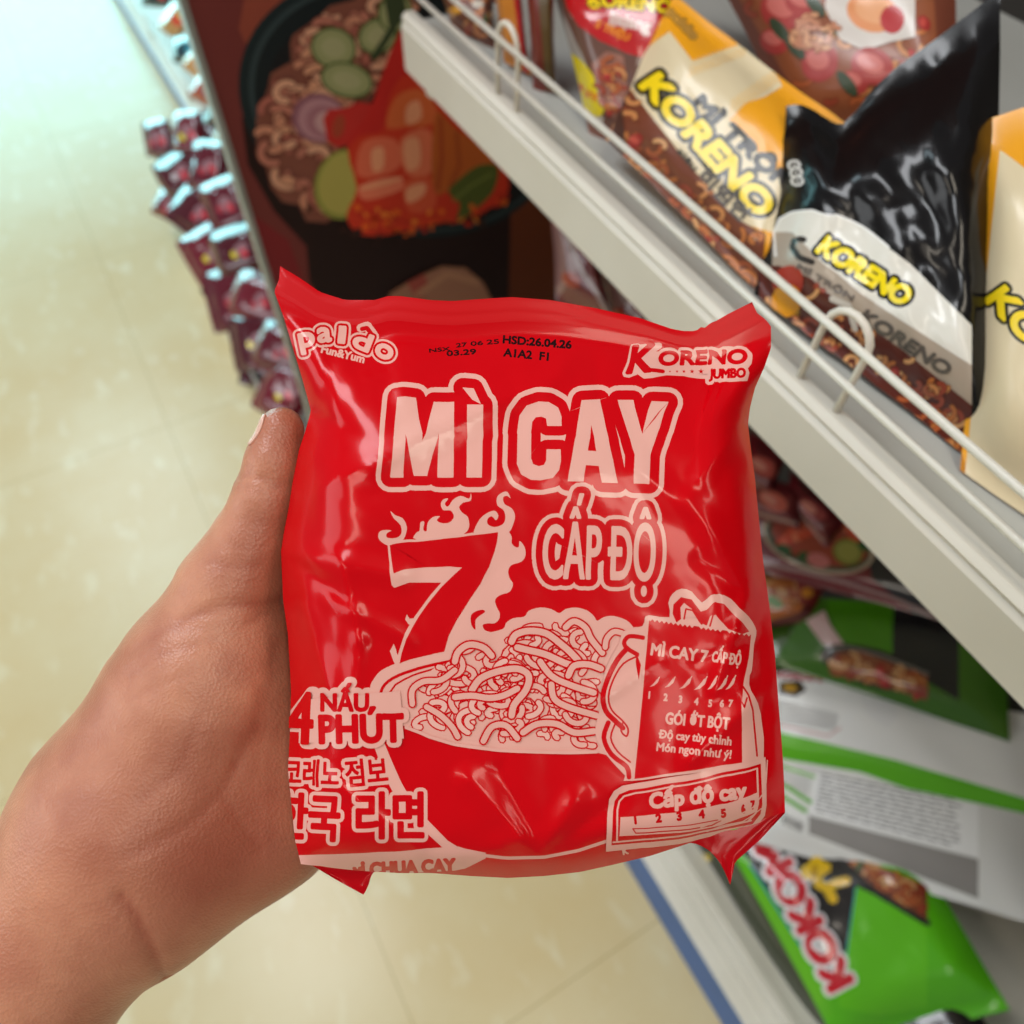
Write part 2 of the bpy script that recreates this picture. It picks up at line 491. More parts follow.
def build_pack(name, sheet, back_fn, art, base_col, mat, dz=4e-5, sub=40, seam_rows=0, seam_mat=None, back_col=None, col_fn=None, parent=None):
    """closed film bag: front grid (+ prints), back grid; the first seam_rows rows become a child 'top_seam'"""
    ns, nt = sheet.ns, sheet.nt
    fl = sheet.flip()
    depB = back_fn(sheet.S, sheet.T, sheet.px)
    PB = unproj(sheet.px.reshape(-1, 2), depB.ravel()).reshape(ns + 1, nt + 1, 3)
    # keep the rims welded
    for A in (PB,):
        A[0] = sheet.P[0]; A[-1] = sheet.P[-1]; A[:, -1] = sheet.P[:, -1]; A[:, 0] = sheet.P[:, 0]
    def grid(j0, j1, with_art):
        V = []; N = []; Fc = []; Cc = []
        nj = j1 - j0 + 1
        ix = lambda i, j: i * nj + (j - j0)
        F_ = sheet.P[:, j0:j1+1].reshape(-1, 3); Nf = sheet.N[:, j0:j1+1].reshape(-1, 3)
        V.append(F_); N.append(Nf)
        for i in range(ns):
            for j in range(j0, j1):
                a, b, c, d = ix(i, j), ix(i+1, j), ix(i+1, j+1), ix(i, j+1)
                for t in ((a, b, c), (a, c, d)): Fc.append(t[::-1] if fl else t); Cc.append(base_col)
        if col_fn is not None:
            Cc = []
            for i in range(ns):
                for j in range(j0, j1):
                    c = col_fn((i + .5) / ns, (j + .5) / nt); Cc += [c, c]
        o = len(F_); B_ = PB[:, j0:j1+1].reshape(-1, 3)
        gs = np.gradient(PB, axis=0); gt = np.gradient(PB, axis=1); NB = np.cross(gs, gt); NB /= np.maximum(np.linalg.norm(NB, axis=-1, keepdims=True), 1e-12)
        if not fl: NB = -NB
        V.append(B_); N.append(NB[:, j0:j1+1].reshape(-1, 3))
        for i in range(ns):
            for j in range(j0, j1):
                a, b, c, d = (o + ix(i, j), o + ix(i+1, j), o + ix(i+1, j+1), o + ix(i, j+1))
                for t in ((a, b, c), (a, c, d)): Fc.append(t if fl else t[::-1]); Cc.append(back_col or base_col)
        o2 = o + len(B_)
        if with_art and art is not None and art.items:
            dv, dn, df, dc = sheet.decals(art, dz, sub)
            if len(df):
                V.append(dv); N.append(dn)
                for f, c in zip(df, dc):
                    f = [v + o2 for v in f]; Fc.append(tuple(f[::-1] if fl else f)); Cc.append(c)
        return np.concatenate(V), np.concatenate(N), Fc, Cc
    def make(nm, j0, j1, with_art, m, par):
        V, N, Fc, Cc = grid(j0, j1, with_art)
        me = mesh_np(nm, V, Fc); smooth(me)
        ca = me.color_attributes.new('Col', 'FLOAT_COLOR', 'CORNER')
        arr = np.repeat(np.array(Cc, np.float32), [len(f) for f in Fc], axis=0)
        ca.data.foreach_set('color', arr.ravel())
        me.normals_split_custom_set_from_vertices([tuple(map(float, n)) for n in N])
        return link(nm, me, m, par)
    o = make(name, seam_rows, nt, True, mat, parent)
    if seam_rows: make('top_seam', 0, seam_rows, False, seam_mat or mat, o)
    return o
# ================================================================== the held red packet
PINK = lin((226, 168, 156)); RED = lin((200, 0, 12)); RED2 = lin((186, 0, 14)); BLACK = lin((38, 8, 10))
WHITE = lin((240, 236, 228))
def Zm(x0, y0, sc):
    return lambda *pts: [(x0 + x / sc, y0 + y / sc) for x, y in pts]

def red_packet_art():
    A = Art()
    S = Zm(370, 480, 3.53)
    # --- noodle cloud behind everything
    cloud = S((0,735),(12,705),(40,672),(100,645),(190,622),(262,603),(300,560),(340,542),(380,535),(420,538),(470,525),(480,505),(505,488),(545,482),
              (560,462),(600,450),(640,456),(668,470),(690,456),(725,450),(765,460),(790,480),(802,497),(825,484),(860,480),(905,495),(930,520),(960,560),(960,960),
              (800,962),(640,962),(500,955),(400,945),(300,932),(210,905),(130,872),(60,850),(0,820))
    A.poly(curvy(cloud), PINK)
    # seven: pale flames and rim first
    flame_r = S((455,180),(485,180),(500,200),(500,222),(512,236),(525,236),(528,215),(545,235),(549,265),(535,288),(500,300),(488,320),(492,345),(505,368),(492,395),(462,405),(442,422),(447,448),(458,470),
                (455,492),(438,506),(415,506),(398,512),(405,530),(425,540),(380,560),(262,610),(200,600),(300,480),(400,320))
    A.poly(curvy(flame_r), PINK)
    F1 = S((72,232),(45,222),(30,205),(32,185),(48,177),(76,178),(60,188),(60,203),(90,205),(110,190),(108,160),(84,135),(72,110),(90,125),(115,135),(130,165),(125,195),(112,215))
    F2 = S((163,210),(162,188),(175,178),(178,150),(192,148),(188,175),(200,180),(203,152),(222,131),(246,128),(236,142),(252,152),(280,150),(296,130),(285,108),(258,106),(250,84),(260,68),(276,66),(264,84),(276,94),(293,70),(320,56),(350,66),(356,46),(356,72),(330,80),(315,95),(325,115),(345,130),(350,165),(335,188),(300,200))
    F3 = S((370,195),(380,150),(405,122),(438,108),(453,125),(445,142),(430,128),(415,138),(416,156),(440,166),(470,155),(478,130),(470,105),(450,90),(448,62),(465,45),(485,42),(496,65),(484,56),(470,62),(475,85),(500,100),(512,125),(506,155),(490,185),(455,195))
    for f in (F1, F2, F3): A.poly(curvy(f), PINK)
    A.poly(S((62,222),(455,175),(462,190),(440,330),(330,306),(100,320),(90,332),(108,370),(85,380),(76,370)), PINK)
    A.poly(S((80,330),(105,318),(210,306),(330,304),(300,340),(265,362),(215,362),(140,362),(88,380)), PINK)
    A.stroke(S((285,335),(262,362),(220,410),(160,492),(130,545),(112,600),(92,660)), 2.2, PINK)
    A.poly(S((130,474),(124,492),(135,508),(150,515),(158,488),(140,490)), PINK)
    A.poly(S((84,578),(70,604),(80,632),(90,655),(112,640),(95,612),(92,598)), PINK)
    seven = S((70,230),(452,184),(449,215),(440,252),(420,308),(390,366),(350,425),(308,492),(278,550),(262,606),(180,622),(104,648),(112,610),(128,562),(150,520),(175,478),(205,435),(250,380),(325,309),(280,305),(200,308),(120,316),(84,330))
    A.poly(seven, RED)
    A.poly(curvy(S((358,512),(356,480),(372,464),(398,458),(406,466),(386,480),(372,496),(372,528))), RED)
    # bowl rim
    A.stroke(curvy(S((36,790),(36,760),(52,722),(100,690),(190,660),(282,640)),3,False), 1.5, RED)
    A.stroke(S((62,790),(66,755),(90,722),(150,690),(230,665)), 0.9, RED)
    pile = S((140,760),(150,720),(190,690),(240,655),(290,640),(300,600),(330,575),(380,566),(430,580),(480,565),(500,540),(560,500),(600,486),(660,505),(720,486),(780,520),(850,515),(880,540),(830,600),(815,700),(815,900),(800,940),(640,946),(500,940),(360,920),(260,900),(190,880),(150,866),(165,820))
    A.poly(pile, RED)
    A.poly(pile, PINK)
    A.noodles(pile, [PINK, PINK, lin((230,178,166))], RED, 11, 110, 4.0, (7, 18), .36, 90)
    # the large named loops
    loops = [([(500,570),(515,545),(560,532),(620,540),(670,575),(715,615),(740,650),(700,650),(620,615),(560,600),(520,590)], 4.3),
             ([(360,740),(390,700),(450,675),(520,665),(560,690),(550,740),(510,790),(500,830)], 4.3),
             ([(300,765),(360,760),(420,768),(470,760),(520,735)], 4.0),
             ([(300,640),(312,605),(350,580),(400,590),(430,620)], 4.0),
             ([(700,690),(720,655),(770,650),(815,665)], 4.0),
             ([(640,720),(650,770),(700,800),(800,830)], 4.0),
             ([(690,520),(720,498),(760,520),(780,560),(820,610)], 3.8),
             ([(830,590),(835,560),(860,535),(890,540)], 3.4),
             ([(150,790),(150,740),(190,710),(250,705),(300,670)], 3.6),
             ([(540,890),(590,860),(660,860),(720,890),(790,885)], 4.0),
             ([(400,920),(430,870),(480,865),(520,910)], 3.8),
             ([(600,640),(640,690),(700,720),(790,750)], 4.0),
             ([(200,800),(250,830),(290,870),(310,905)], 3.6)]
    for pts, r in loops:
        c = curvy(S(*pts), 4, False); A.stroke(c, r + .7, RED, n=8); A.stroke(c, (r + .7) * .64, PINK, n=8)
    A.stroke(S((128,872),(210,905),(300,932),(400,946),(520,956),(660,960),(800,958)), 1.6, PINK)

    # --- MI CAY
    M_ = Zm(370, 370, 3.2)
    g_m = M_((66,343),(88,88),(146,90),(166,232),(205,103),(268,103),(266,343),(217,343),(220,190),(182,338),(142,338),(112,195),(106,343))
    g_i = M_((312,112),(361,112),(357,343),(310,343)); g_g = M_((298,57),(331,60),(353,107),(328,94))
    g_c = M_((612,178),(612,150),(601,121),(572,104),(540,102),(502,115),(480,145),(472,200),(471,300),(485,334),(515,350),(545,352),(585,344),(604,320),(610,290),(609,255),(566,255),(565,290),(557,305),(540,309),(521,302),(514,282),(514,200),(518,165),(530,150),(550,148),(565,155),(568,178))
    g_a = M_((634,355),(678,98),(735,95),(792,361),(743,359),(733,306),(690,303),(682,356)); g_ah = M_((697,258),(708,176),(724,260))
    g_y = M_((794,97),(842,97),(872,210),(902,101),(954,103),(896,272),(893,364),(845,362),(848,270))
    for W_ in ([g_m, g_i, g_g], [g_c, g_a, g_y]): A.shape(W_, [(15, PINK)])
    for W_ in ([g_m, g_i, g_g], [g_c, g_a, g_y]): A.shape(W_, [(10, RED)]); A.shape(W_, [(.4, PINK)])
    A.poly(g_ah, RED)
    A.text('CẤP ĐỘ', (543, 577.5), (654, 580), 52, [(12, PINK), (8, RED), (1.1, PINK)])
    # --- paldo, letter by letter on its arch
    L = [('p', (301, 347.5), (315, 344.5), 20), ('a', (318.5, 342), (331, 341), 20), ('l', (338.5, 342.5), (344, 343), 16), ('d', (352, 346), (367.5, 352), 16.5), ('o', (374, 353.5), (389, 361), 19)]
    for c, b0, b1, cap in L: A.text(c, b0, b1, cap, [(5.6, PINK)])
    A.stroke([(361, 328), (367, 326), (373, 334)], 4.5, PINK)
    for c, b0, b1, cap in L: A.text(c, b0, b1, cap, [(3.5, RED)])
    A.stroke([(362, 329), (367, 328), (372, 335)], 2.2, RED)
    for c, b0, b1, cap in L: A.text(c, b0, b1, cap, [(1.2, PINK)])
    A.text('Fun&Yum', (321, 352.5), (363.5, 363), 7.5, [(0.5, PINK)])
    # --- date print
    for w_, b0, b1, cap in (('NSX', (429.5, 352.5), (450, 350.5), 3.6), ('27', (456.5, 347.4), (467, 346.2), 3.8), ('06', (471, 345.8), (483, 344.8), 4), ('25', (487, 344.4), (499, 343.6), 4.4)):
        A.text(w_, b0, b1, cap, [(0.25, BLACK)])
    A.text('03.29', (447, 356), (476, 354), 5, [(0.35, BLACK)])
    A.text('HSD:26.04.26', (503, 343), (571, 348.5), 7.4, [(0.55, BLACK)])
    A.text('A1A2  F1', (503.5, 356), (548, 360.5), 7.6, [(0.5, BLACK)])
    # --- KORENO JUMBO
    K = Zm(600, 290, 5.69)
    A.poly(K((130,492),(175,470),(200,380),(230,310),(262,306),(300,350),(420,350),(560,330),(700,322),(830,325),(865,360),(862,420),(838,450),(850,470),(838,518),(700,520),(640,520),(620,538),(600,530),(598,505),(480,490),(380,485),(300,500),(250,505),(215,480),(165,500)), PINK)
    for w, b0, b1, cap, sk in (('K', (625.5, 373.5), (655, 372), 26, .35), ('ORENO', (658, 365.5), (747, 363.5), 14.5, .1), ('JUMBO', (709, 379), (745.5, 377.5), 9.5, .08)):
        A.text(w, b0, b1, cap, [(3.2, PINK)], skew=sk)
    for w, b0, b1, cap, sk, bo in (('K', (627, 373), (650, 371), 26, .35, 1.7), ('ORENO', (659, 365), (746, 363), 13, .1, 1.2), ('JUMBO', (709.5, 378.5), (745, 377), 8.6, .08, .8)):
        A.text(w, b0, b1, cap, [(bo, RED)], skew=sk)
    A.stroke([(641, 362), (650, 370), (663, 371.5)], 2.0, RED)
    for x, r in ((670, 1.2), (677, 1.5), (684, 1.9), (692, 2.4), (701, 3.0)):
        st = [(x + (r if i % 2 == 0 else r * .42) * math.sin(i * math.pi / 5), 371.5 - (r if i % 2 == 0 else r * .42) * math.cos(i * math.pi / 5)) for i in range(10)]
        A.poly(st, RED)
    # --- left lower block
    N = Zm(270, 640, 3.94)
    A.poly(N((412,425),(450,405),(490,500),(535,592),(612,700),(700,790),(745,818),(680,818),(600,745),(540,700),(490,610),(440,500)), PINK)
    A.poly(N((110,848),(300,842),(560,828),(700,816),(760,820),(850,838),(850,860),(770,900),(730,908),(560,918),(380,915),(200,890),(115,885)), PINK)
    A.text('4', (288, 742), (316, 743.5), 50, [(6, PINK)]); A.text('NẤU', (322, 710.5), (369, 710.5), 17.5, [(5.5, PINK)]); A.text('PHÚT', (321, 743), (404, 741), 28, [(6, PINK)])
    A.poly([(300, 700), (400, 690), (404, 738), (300, 743)], PINK)
    A.text('4', (288, 742), (312.5, 743), 49, [(1.8, RED)]); A.text('NẤU', (322.5, 710.3), (368.5, 710.3), 16.5, [(1.2, RED)]); A.text('PHÚT', (321.5, 742.5), (403, 740.5), 26.5, [(1.8, RED)])
    for w, b0, b1, cap, bo in (('코레노', (284, 783), (338, 785), 20, .8), ('점보', (347, 785), (388, 781), 20, .8), ('한국', (276, 834), (338, 837), 34, 1.7), ('라면', (357, 834), (423, 834), 34, 1.7)):
        A.text(w, b0, b1, cap, [(bo + 3.6, PINK)]); A.text(w, b0, b1, cap, [(bo, RED)])
    A.text('vị CHUA CAY', (354, 876), (455, 871), 12, [(1.3, RED)])
    A.stroke([(458, 848), (480, 855), (510, 858), (545, 857), (580, 850), (610, 840), (640, 832)], 1.6, PINK)
    # --- chilli powder sachet panel
    P = Zm(590, 580, 3.305)
    A.poly(curvy(P((180,125),(195,116),(262,122),(258,75),(272,45),(300,28),(335,38),(368,74),(395,52),(425,46),(462,62),(490,92),(520,120),(542,155),(545,182),(530,250),(522,345),(540,385),(560,440),(570,590),(500,612),(140,662),(115,645),(40,560),(16,500),(28,440),(48,300),(95,210),(110,168),(172,152)), 2), PINK)
    A.poly(P((285,140),(272,110),(275,80),(300,56),(335,64),(365,104),(385,98),(412,72),(440,78),(470,112),(500,140),(522,170),(500,178),(455,162),(410,110),(395,120),(385,150),(360,140),(335,95),(310,75),(298,90),(300,128)), RED)
    A.stroke(P((310,128),(316,95),(338,100),(368,145)), .8, RED); A.stroke(P((395,152),(405,115),(425,105),(448,140)), .8, RED); A.stroke(P((470,160),(482,145),(510,172)), .8, RED)
    A.stroke(curvy(P((175,190),(130,185),(112,205),(122,225),(155,245)), 3, False), 2.2, RED)
    A.stroke(curvy(P((122,225),(90,262),(60,320),(42,385),(52,432),(80,462),(108,488)), 3, False), 2.6, RED)
    A.stroke(curvy(P((158,250),(110,275),(78,325),(60,385),(72,430),(105,462),(125,490),(120,515),(102,498),(108,470)), 3, False), .9, RED)
    A.stroke(curvy(P((60,470),(45,520),(70,575),(120,615),(128,650)), 3, False), 2.4, RED); A.stroke(curvy(P((82,475),(68,520),(90,565),(132,600)), 3, False), .9, RED)
    A.poly(P((152,240),(168,280),(160,330),(150,270)), RED)
    # zig-zag topped red sachet
    top = [(190 + i * (528 - 190) / 44, 130 + i * 52 / 44 + (5 if i % 2 else -3)) for i in range(45)]
    A.poly(P(*(top + [(505,420),(500,602),(142,656),(165,420)])), RED)
    A.stroke(P((190,130),(165,420),(142,656)), 1.3, PINK)
    A.poly(P((505,330),(530,205),(540,182),(530,300),(512,340),(530,400),(560,480),(565,590),(500,604),(498,400)), PINK)
    A.stroke(P((522,200),(508,290),(500,345)), .9, RED); A.stroke(P((502,352),(520,380),(534,430),(548,580)), .9, RED); A.stroke(P((500,345),(498,400),(507,420),(515,390)), .8, RED)
    A.text('MÌ CAY', (650.5, 654.5), (696, 660.5), 11.3, [(.65, PINK)]); A.text('7', (700, 661), (706.5, 661.8), 11.3, [(.65, PINK)]); A.text('CẤP ĐỘ', (711.5, 661.5), (739, 665), 10.6, [(.5, PINK)])
    for i, (x, y, q) in enumerate(((214,338,.8),(264,339,.9),(316,341,1.05),(366,343,1.15),(405,342,1.15),(436,342,1.2),(463,341,1.2))):
        w = (22 if i < 4 else 16) * q
        c = P((x - w, y + 17*q), (x - w*.2, y + 13*q), (x + w*.5, y), (x + w*.75, y - 13*q), (x + w*.4, y - 16*q), (x, y - 4*q), (x - w*.45, y + 8*q))
        A.poly(c, PINK); A.stroke(P((x + w*.55, y - 13*q), (x + w*.8, y - 22*q)), .6, PINK)
    for i, (x, y) in enumerate(((193,390),(242,397),(292,404),(343,411),(390,417),(428,418),(456,418))):
        A.nat(str(i + 1), P((x, y))[0], .08, 6.8, [(.45, PINK)], .8)
    A.text('GÓI ỚT BỘT', P((248,473))[0], P((457,492))[0], 11.0, [(.55, PINK)])
    A.text('Độ cay tùy chỉnh', P((229,520))[0], P((463,544))[0], 8.0, [(.4, PINK)])
    A.text('Món ngon như ý!', P((219,562))[0], P((463,588))[0], 8.0, [(.4, PINK)])
    # --- heat level box
    A.poly(P((52,893),(58,760),(62,722),(78,695),(105,678),(160,668),(380,630),(576,584),(580,740),(575,775),(545,815),(430,835),(290,868)), PINK)
    A.poly(P((70,872),(76,760),(80,728),(95,706),(130,692),(380,650),(560,606),(566,740),(560,770),(535,802),(430,822),(290,852)), RED)
    A.stroke(P((88,856),(90,760),(96,730),(112,712),(150,702),(380,662),(548,622),(552,735),(545,765),(520,792)), .9, PINK)
    A.poly(P((100,782),(300,764),(450,735),(552,698),(548,760),(430,806),(300,830),(96,842)), PINK)
    A.stroke(P((75,862),(290,842),(430,814),(530,790)), .8, PINK)
    A.text('Cấp độ cay', P((198,752))[0], P((512,716))[0], 14.5, [(1.1, PINK)], up=(-.03, -1))
    for i, (x, y) in enumerate(((148,802),(219,797),(288,790),(360,783),(433,779),(500,765),(531,752))):
        A.nat(str(i + 1), P((x, y))[0], -.1, 7.4, [(.8, RED)], 1.0 if i < 5 else .65)
    A.stroke(P((140,818),(150,832),(300,822),(400,806),(430,790)), .6, RED)
    A.stroke(P((140,818),(300,808),(420,788)), .5, RED)
    A.stroke([(700, 826), (735, 815), (752, 806), (764, 790), (766, 760)], .6, PINK); A.stroke([(706, 830), (742, 820), (762, 806)], .5, PINK)
    A.text('K', (623, 853), (628, 852), 6, [(.5, PINK)])
    return A

C_top = [(280,266),(300,278),(320,292),(345,300),(375,300),(388,296),(400,296),(430,300),(452,301),(480,299),(512,297),(550,300),(595,308),(640,318),(672,329),(684,331),(696,331),(701,327),(705,328),(710,323),(716,321),(728,314),(740,308),(752,302)]
C_left = [(280,266),(279,280),(274,291),(284,318),(292,345),(302,378),(311,411),(305,432),(299,450),(293,480),(288,512),(284,532),(281,551),(282,575),(283,600),(288,635),(291,690),(290,730),(288,770),(291,800),(295,840),(301,864)]
C_right = [(752,302),(757,313),(765,319),(771,326),(771,348),(764,368),(755,388),(750,408),(748,424),(751,450),(755,478),(759,520),(763,560),(770,610),(775,655),(779,710),(782,745),(784,780),(785,812)]
C_bot = [(301,864),(330,868),(365,871),(400,873),(430,873),(470,876),(508,878),(545,876),(580,872),(612,865),(650,856),(690,843),(722,830),(750,824),(785,812)]
packet_coons = Coons(C_top, C_bot, C_left, C_right)

def seg_ridge(px, a, b, w):
    a = np.array(a, float); b = np.array(b, float); d = b - a; L2 = d @ d
    t = np.clip(((px - a) @ d) / L2, 0, 1); q = np.linalg.norm(px - (a + t[..., None] * d), axis=-1)
    return np.maximum(0, 1 - q / w)
def vnoise(P, seed, n=3, base=0.012):
    """sum of sine-warped ridges over pixel coords: crumpled film"""
    r = np.random.RandomState(seed); h = np.zeros(P.shape[:-1]); amp = 1.0; f = base
    for o in range(n):
        for k in range(3):
            a = r.uniform(0, 6.28); ph = r.uniform(0, 6.28); a2 = r.uniform(0, 6.28); ph2 = r.uniform(0, 6.28)
            u = P[..., 0]*math.cos(a) + P[..., 1]*math.sin(a); v = P[..., 0]*math.cos(a2) + P[..., 1]*math.sin(a2)
            h = h + amp * np.abs(np.sin(u * f + ph + 1.3 * np.sin(v * f * .7 + ph2))) / 3
        amp *= .5; f *= 2.1
    return h
SEAM_D = 0.2215
CREASES = [((333,352),(302,450),10,-1.1),((333,352),(290,320),9,.5),((592,328),(548,388),14,1.0),((592,328),(652,372),16,1.0),((592,328),(600,395),10,-.6),
           ((281,552),(400,575),14,.9),((281,552),(345,600),10,-.8),((283,552),(330,690),12,1.0),((283,552),(300,700),9,-.7),((300,690),(310,560),9,.6),
           ((757,605),(690,500),12,.9),((757,605),(735,480),10,.8),((757,605),(700,560),9,-.6),((762,600),(765,760),14,-1.4),((745,420),(700,480),12,.7),
           ((540,856),(470,780),14,1.2),((540,856),(500,770),10,-.8),((540,856),(575,800),14,1.0),((540,856),(620,800),10,-.6),
           ((372,470),(560,370),16,.9),((300,500),(480,400),12,.7),((400,390),(600,340),12,.6),((355,385),(470,350),9,.5),
           ((330,780),(420,850),9,.7),((410,640),(330,600),10,.6),((690,760),(765,690),10,.8),((640,470),(745,560),14,.5),((380,880),(520,840),12,.7),
           ((600,700),(660,660),8,.4),((700,660),(760,640),8,-.5),((715,690),(745,600),7,.7),((340,560),(360,640),9,.7),((360,640),(352,700),9,.7)]
def packet_front(S, T, px):
    e = lambda x, a: 1 - np.maximum(0, 1 - x / a) ** 2.2
    side = e(S, .17) * e(1 - S, .13)
    vert = e(np.maximum(T - .075, 0), .30) * e(1 - T, .075)
    bul = 0.0165 * side * vert
    # flat noodle block under the film
    blk = 1 / (1 + np.exp(-(px[..., 1] - 470) / 22)) * (1 / (1 + np.exp(-(px[..., 0] - 315) / 9))) * (1 / (1 + np.exp((px[..., 0] - 752) / 6))) * (1 / (1 + np.exp((px[..., 1] - 838) / 7)))
    bul = bul + .0030 * blk
    m = np.clip(T / .1, 0, 1) * np.minimum(1, side * 1.4) * np.minimum(1, vert * 1.5)
    cr = 0
    for a, b, w, am in CREASES: cr = cr + am * .0012 * seg_ridge(px, a, b, w * 1.5) ** 1.3
    wr = (vnoise(px, 5, 3, .010) - .55) * .0021 * (1 - .55 * blk) + (vnoise(px, 9, 2, .03) - .5) * .0004
    # crimp of the top seam
    cr2 = np.where(T < .045, .00011 * np.sin((T / .045) * 2 * np.pi * 2.0), 0) + np.where(T < .06, .0008 * np.sin(S * 9 + 1) * (1 - T / .06), 0)
    rim = .0085 * np.clip((T - .55) / .42, 0, 1) ** 1.5 + .0065 * np.clip((S - .6) / .38, 0, 1) ** 1.5 * np.clip((T - .1) / .3, 0, 1)
    base = np.minimum(rim, .011)
    bul = base + bul * (1 - base / .0195)
    return SEAM_D - bul - (cr + wr) * m + cr2
def packet_back(S, T, px):
    e = lambda x, a: 1 - np.maximum(0, 1 - x / a) ** 2.2
    return SEAM_D + .0135 * e(S, .15) * e(1 - S, .15) * e(np.maximum(T - .075, 0), .28) * e(1 - T, .1) + 2e-4

red_film = film_material('red_film', rough=0.2, bump=0.05, scale=70, coat=0.2, spec=0.18)
seam_film = film_material('red_seam_film', rough=0.42, bump=0.05, scale=70, coat=0.05, spec=0.15)
pk_sheet = Sheet(packet_coons, 110, 130, packet_front)
packet = build_pack('noodle_packet', pk_sheet, packet_back, red_packet_art(), RED, red_film, dz=6e-6, sub=40, seam_rows=6, seam_mat=seam_film,
                    col_fn=lambda u, v: lin((140, 0, 10)) if v < .032 and .66 < u < .715 else RED)
tag(packet, 'shiny red noodle packet held up in the hand, pink lettering and noodle drawing', 'noodle packet')

# bottom seam with its two ears, folded behind the lower edge
def simple_sheet(name, top, bot, d0, d1, mat, col, parent, n=130, m=6, amp=.0004):
    c = Coons(top, bot, [top[0], bot[0]], [top[-1], bot[-1]])
    sh = Sheet(c, n, m, lambda S, T, px: d0 + (d1 - d0) * T + amp * np.sin(S * 40 + T * 9) * T)
    return build_pack(name, sh, lambda S, T, px: d0 + (d1 - d0) * T + amp * np.sin(S * 40 + T * 9) * T + 2e-4, None, col, mat, parent=parent)
simple_sheet('bottom_seam', [(311,864),(345,868),(372,868),(420,868),(508,872),(580,866),(650,850),(716,830),(735,830),(785,808)],
             [(313,866),(340,882),(364,895),(369,884),(372,872),(420,872),(508,875),(580,868),(650,853),(716,834),(722,850),(730,886),(735,862),(760,840),(785,813)], .2225, .2222, red_film, RED2, packet)
# ================================================================== the hand
def cs(px, py, d): return np.array([(px - 512) / F * d, (512 - py) / F * d, -d])
def smin(a, b, k):
    h = np.clip(.5 + .5 * (b - a) / k, 0, 1); return b + (a - b) * h - k * h * (1 - h)
def rcone(P, a, b, ra, rb):
    d = b - a; L2 = d @ d; t = np.clip(((P - a) @ d) / L2, 0, 1)
    return np.linalg.norm(P - (a + t[..., None] * d), axis=-1) - (ra + (rb - ra) * t)
def surface_nets(val, org, h):
    nx, ny, nz = val.shape; ins = val < 0
    cor = [(i, j, k) for i in (0, 1) for j in (0, 1) for k in (0, 1)]
    c = lambda A, i, j, k: A[i:nx-1+i, j:ny-1+j, k:nz-1+k]
    n = sum(c(ins, *q).astype(np.int8) for q in cor); act = (n > 0) & (n < 8)
    idx = -np.ones(act.shape, int); I = np.argwhere(act); idx[act] = np.arange(len(I))
    acc = np.zeros((len(I), 3)); cnt = np.zeros(len(I))
    for a in cor:
        for ax in range(3):
            if a[ax] == 1: continue
            b = list(a); b[ax] = 1; b = tuple(b)
            va = val[I[:, 0]+a[0], I[:, 1]+a[1], I[:, 2]+a[2]]; vb = val[I[:, 0]+b[0], I[:, 1]+b[1], I[:, 2]+b[2]]
            m = (va < 0) != (vb < 0); t = np.where(m, va / np.where(m, va - vb, 1), 0)
            p = np.array(a)[None] + t[:, None] * (np.array(b) - np.array(a))[None]
            acc += p * m[:, None]; cnt += m
    V = (I + acc / cnt[:, None]) * h + org
    Fq = []
    for ax in range(3):
        o1, o2 = [(1, 2), (2, 0), (0, 1)][ax]
        sl = [slice(0, s) for s in val.shape]; sa = list(sl); sb = list(sl); sa[ax] = slice(0, val.shape[ax]-1); sb[ax] = slice(1, val.shape[ax])
        A, B = ins[tuple(sa)], ins[tuple(sb)]
        E = np.argwhere(A != B)
        ok = (E[:, o1] > 0) & (E[:, o2] > 0) & (E[:, o1] < val.shape[o1]-1) & (E[:, o2] < val.shape[o2]-1); E = E[ok]
        def g(d1, d2):
            q = E.copy(); q[:, o1] -= d1; q[:, o2] -= d2; return idx[q[:, 0], q[:, 1], q[:, 2]]
        f = np.stack([g(1, 1), g(0, 1), g(0, 0), g(1, 0)], 1); inn = A[E[:, 0], E[:, 1], E[:, 2]]
        f[~inn] = f[~inn][:, ::-1]; Fq.append(f)
    return V, np.concatenate(Fq)

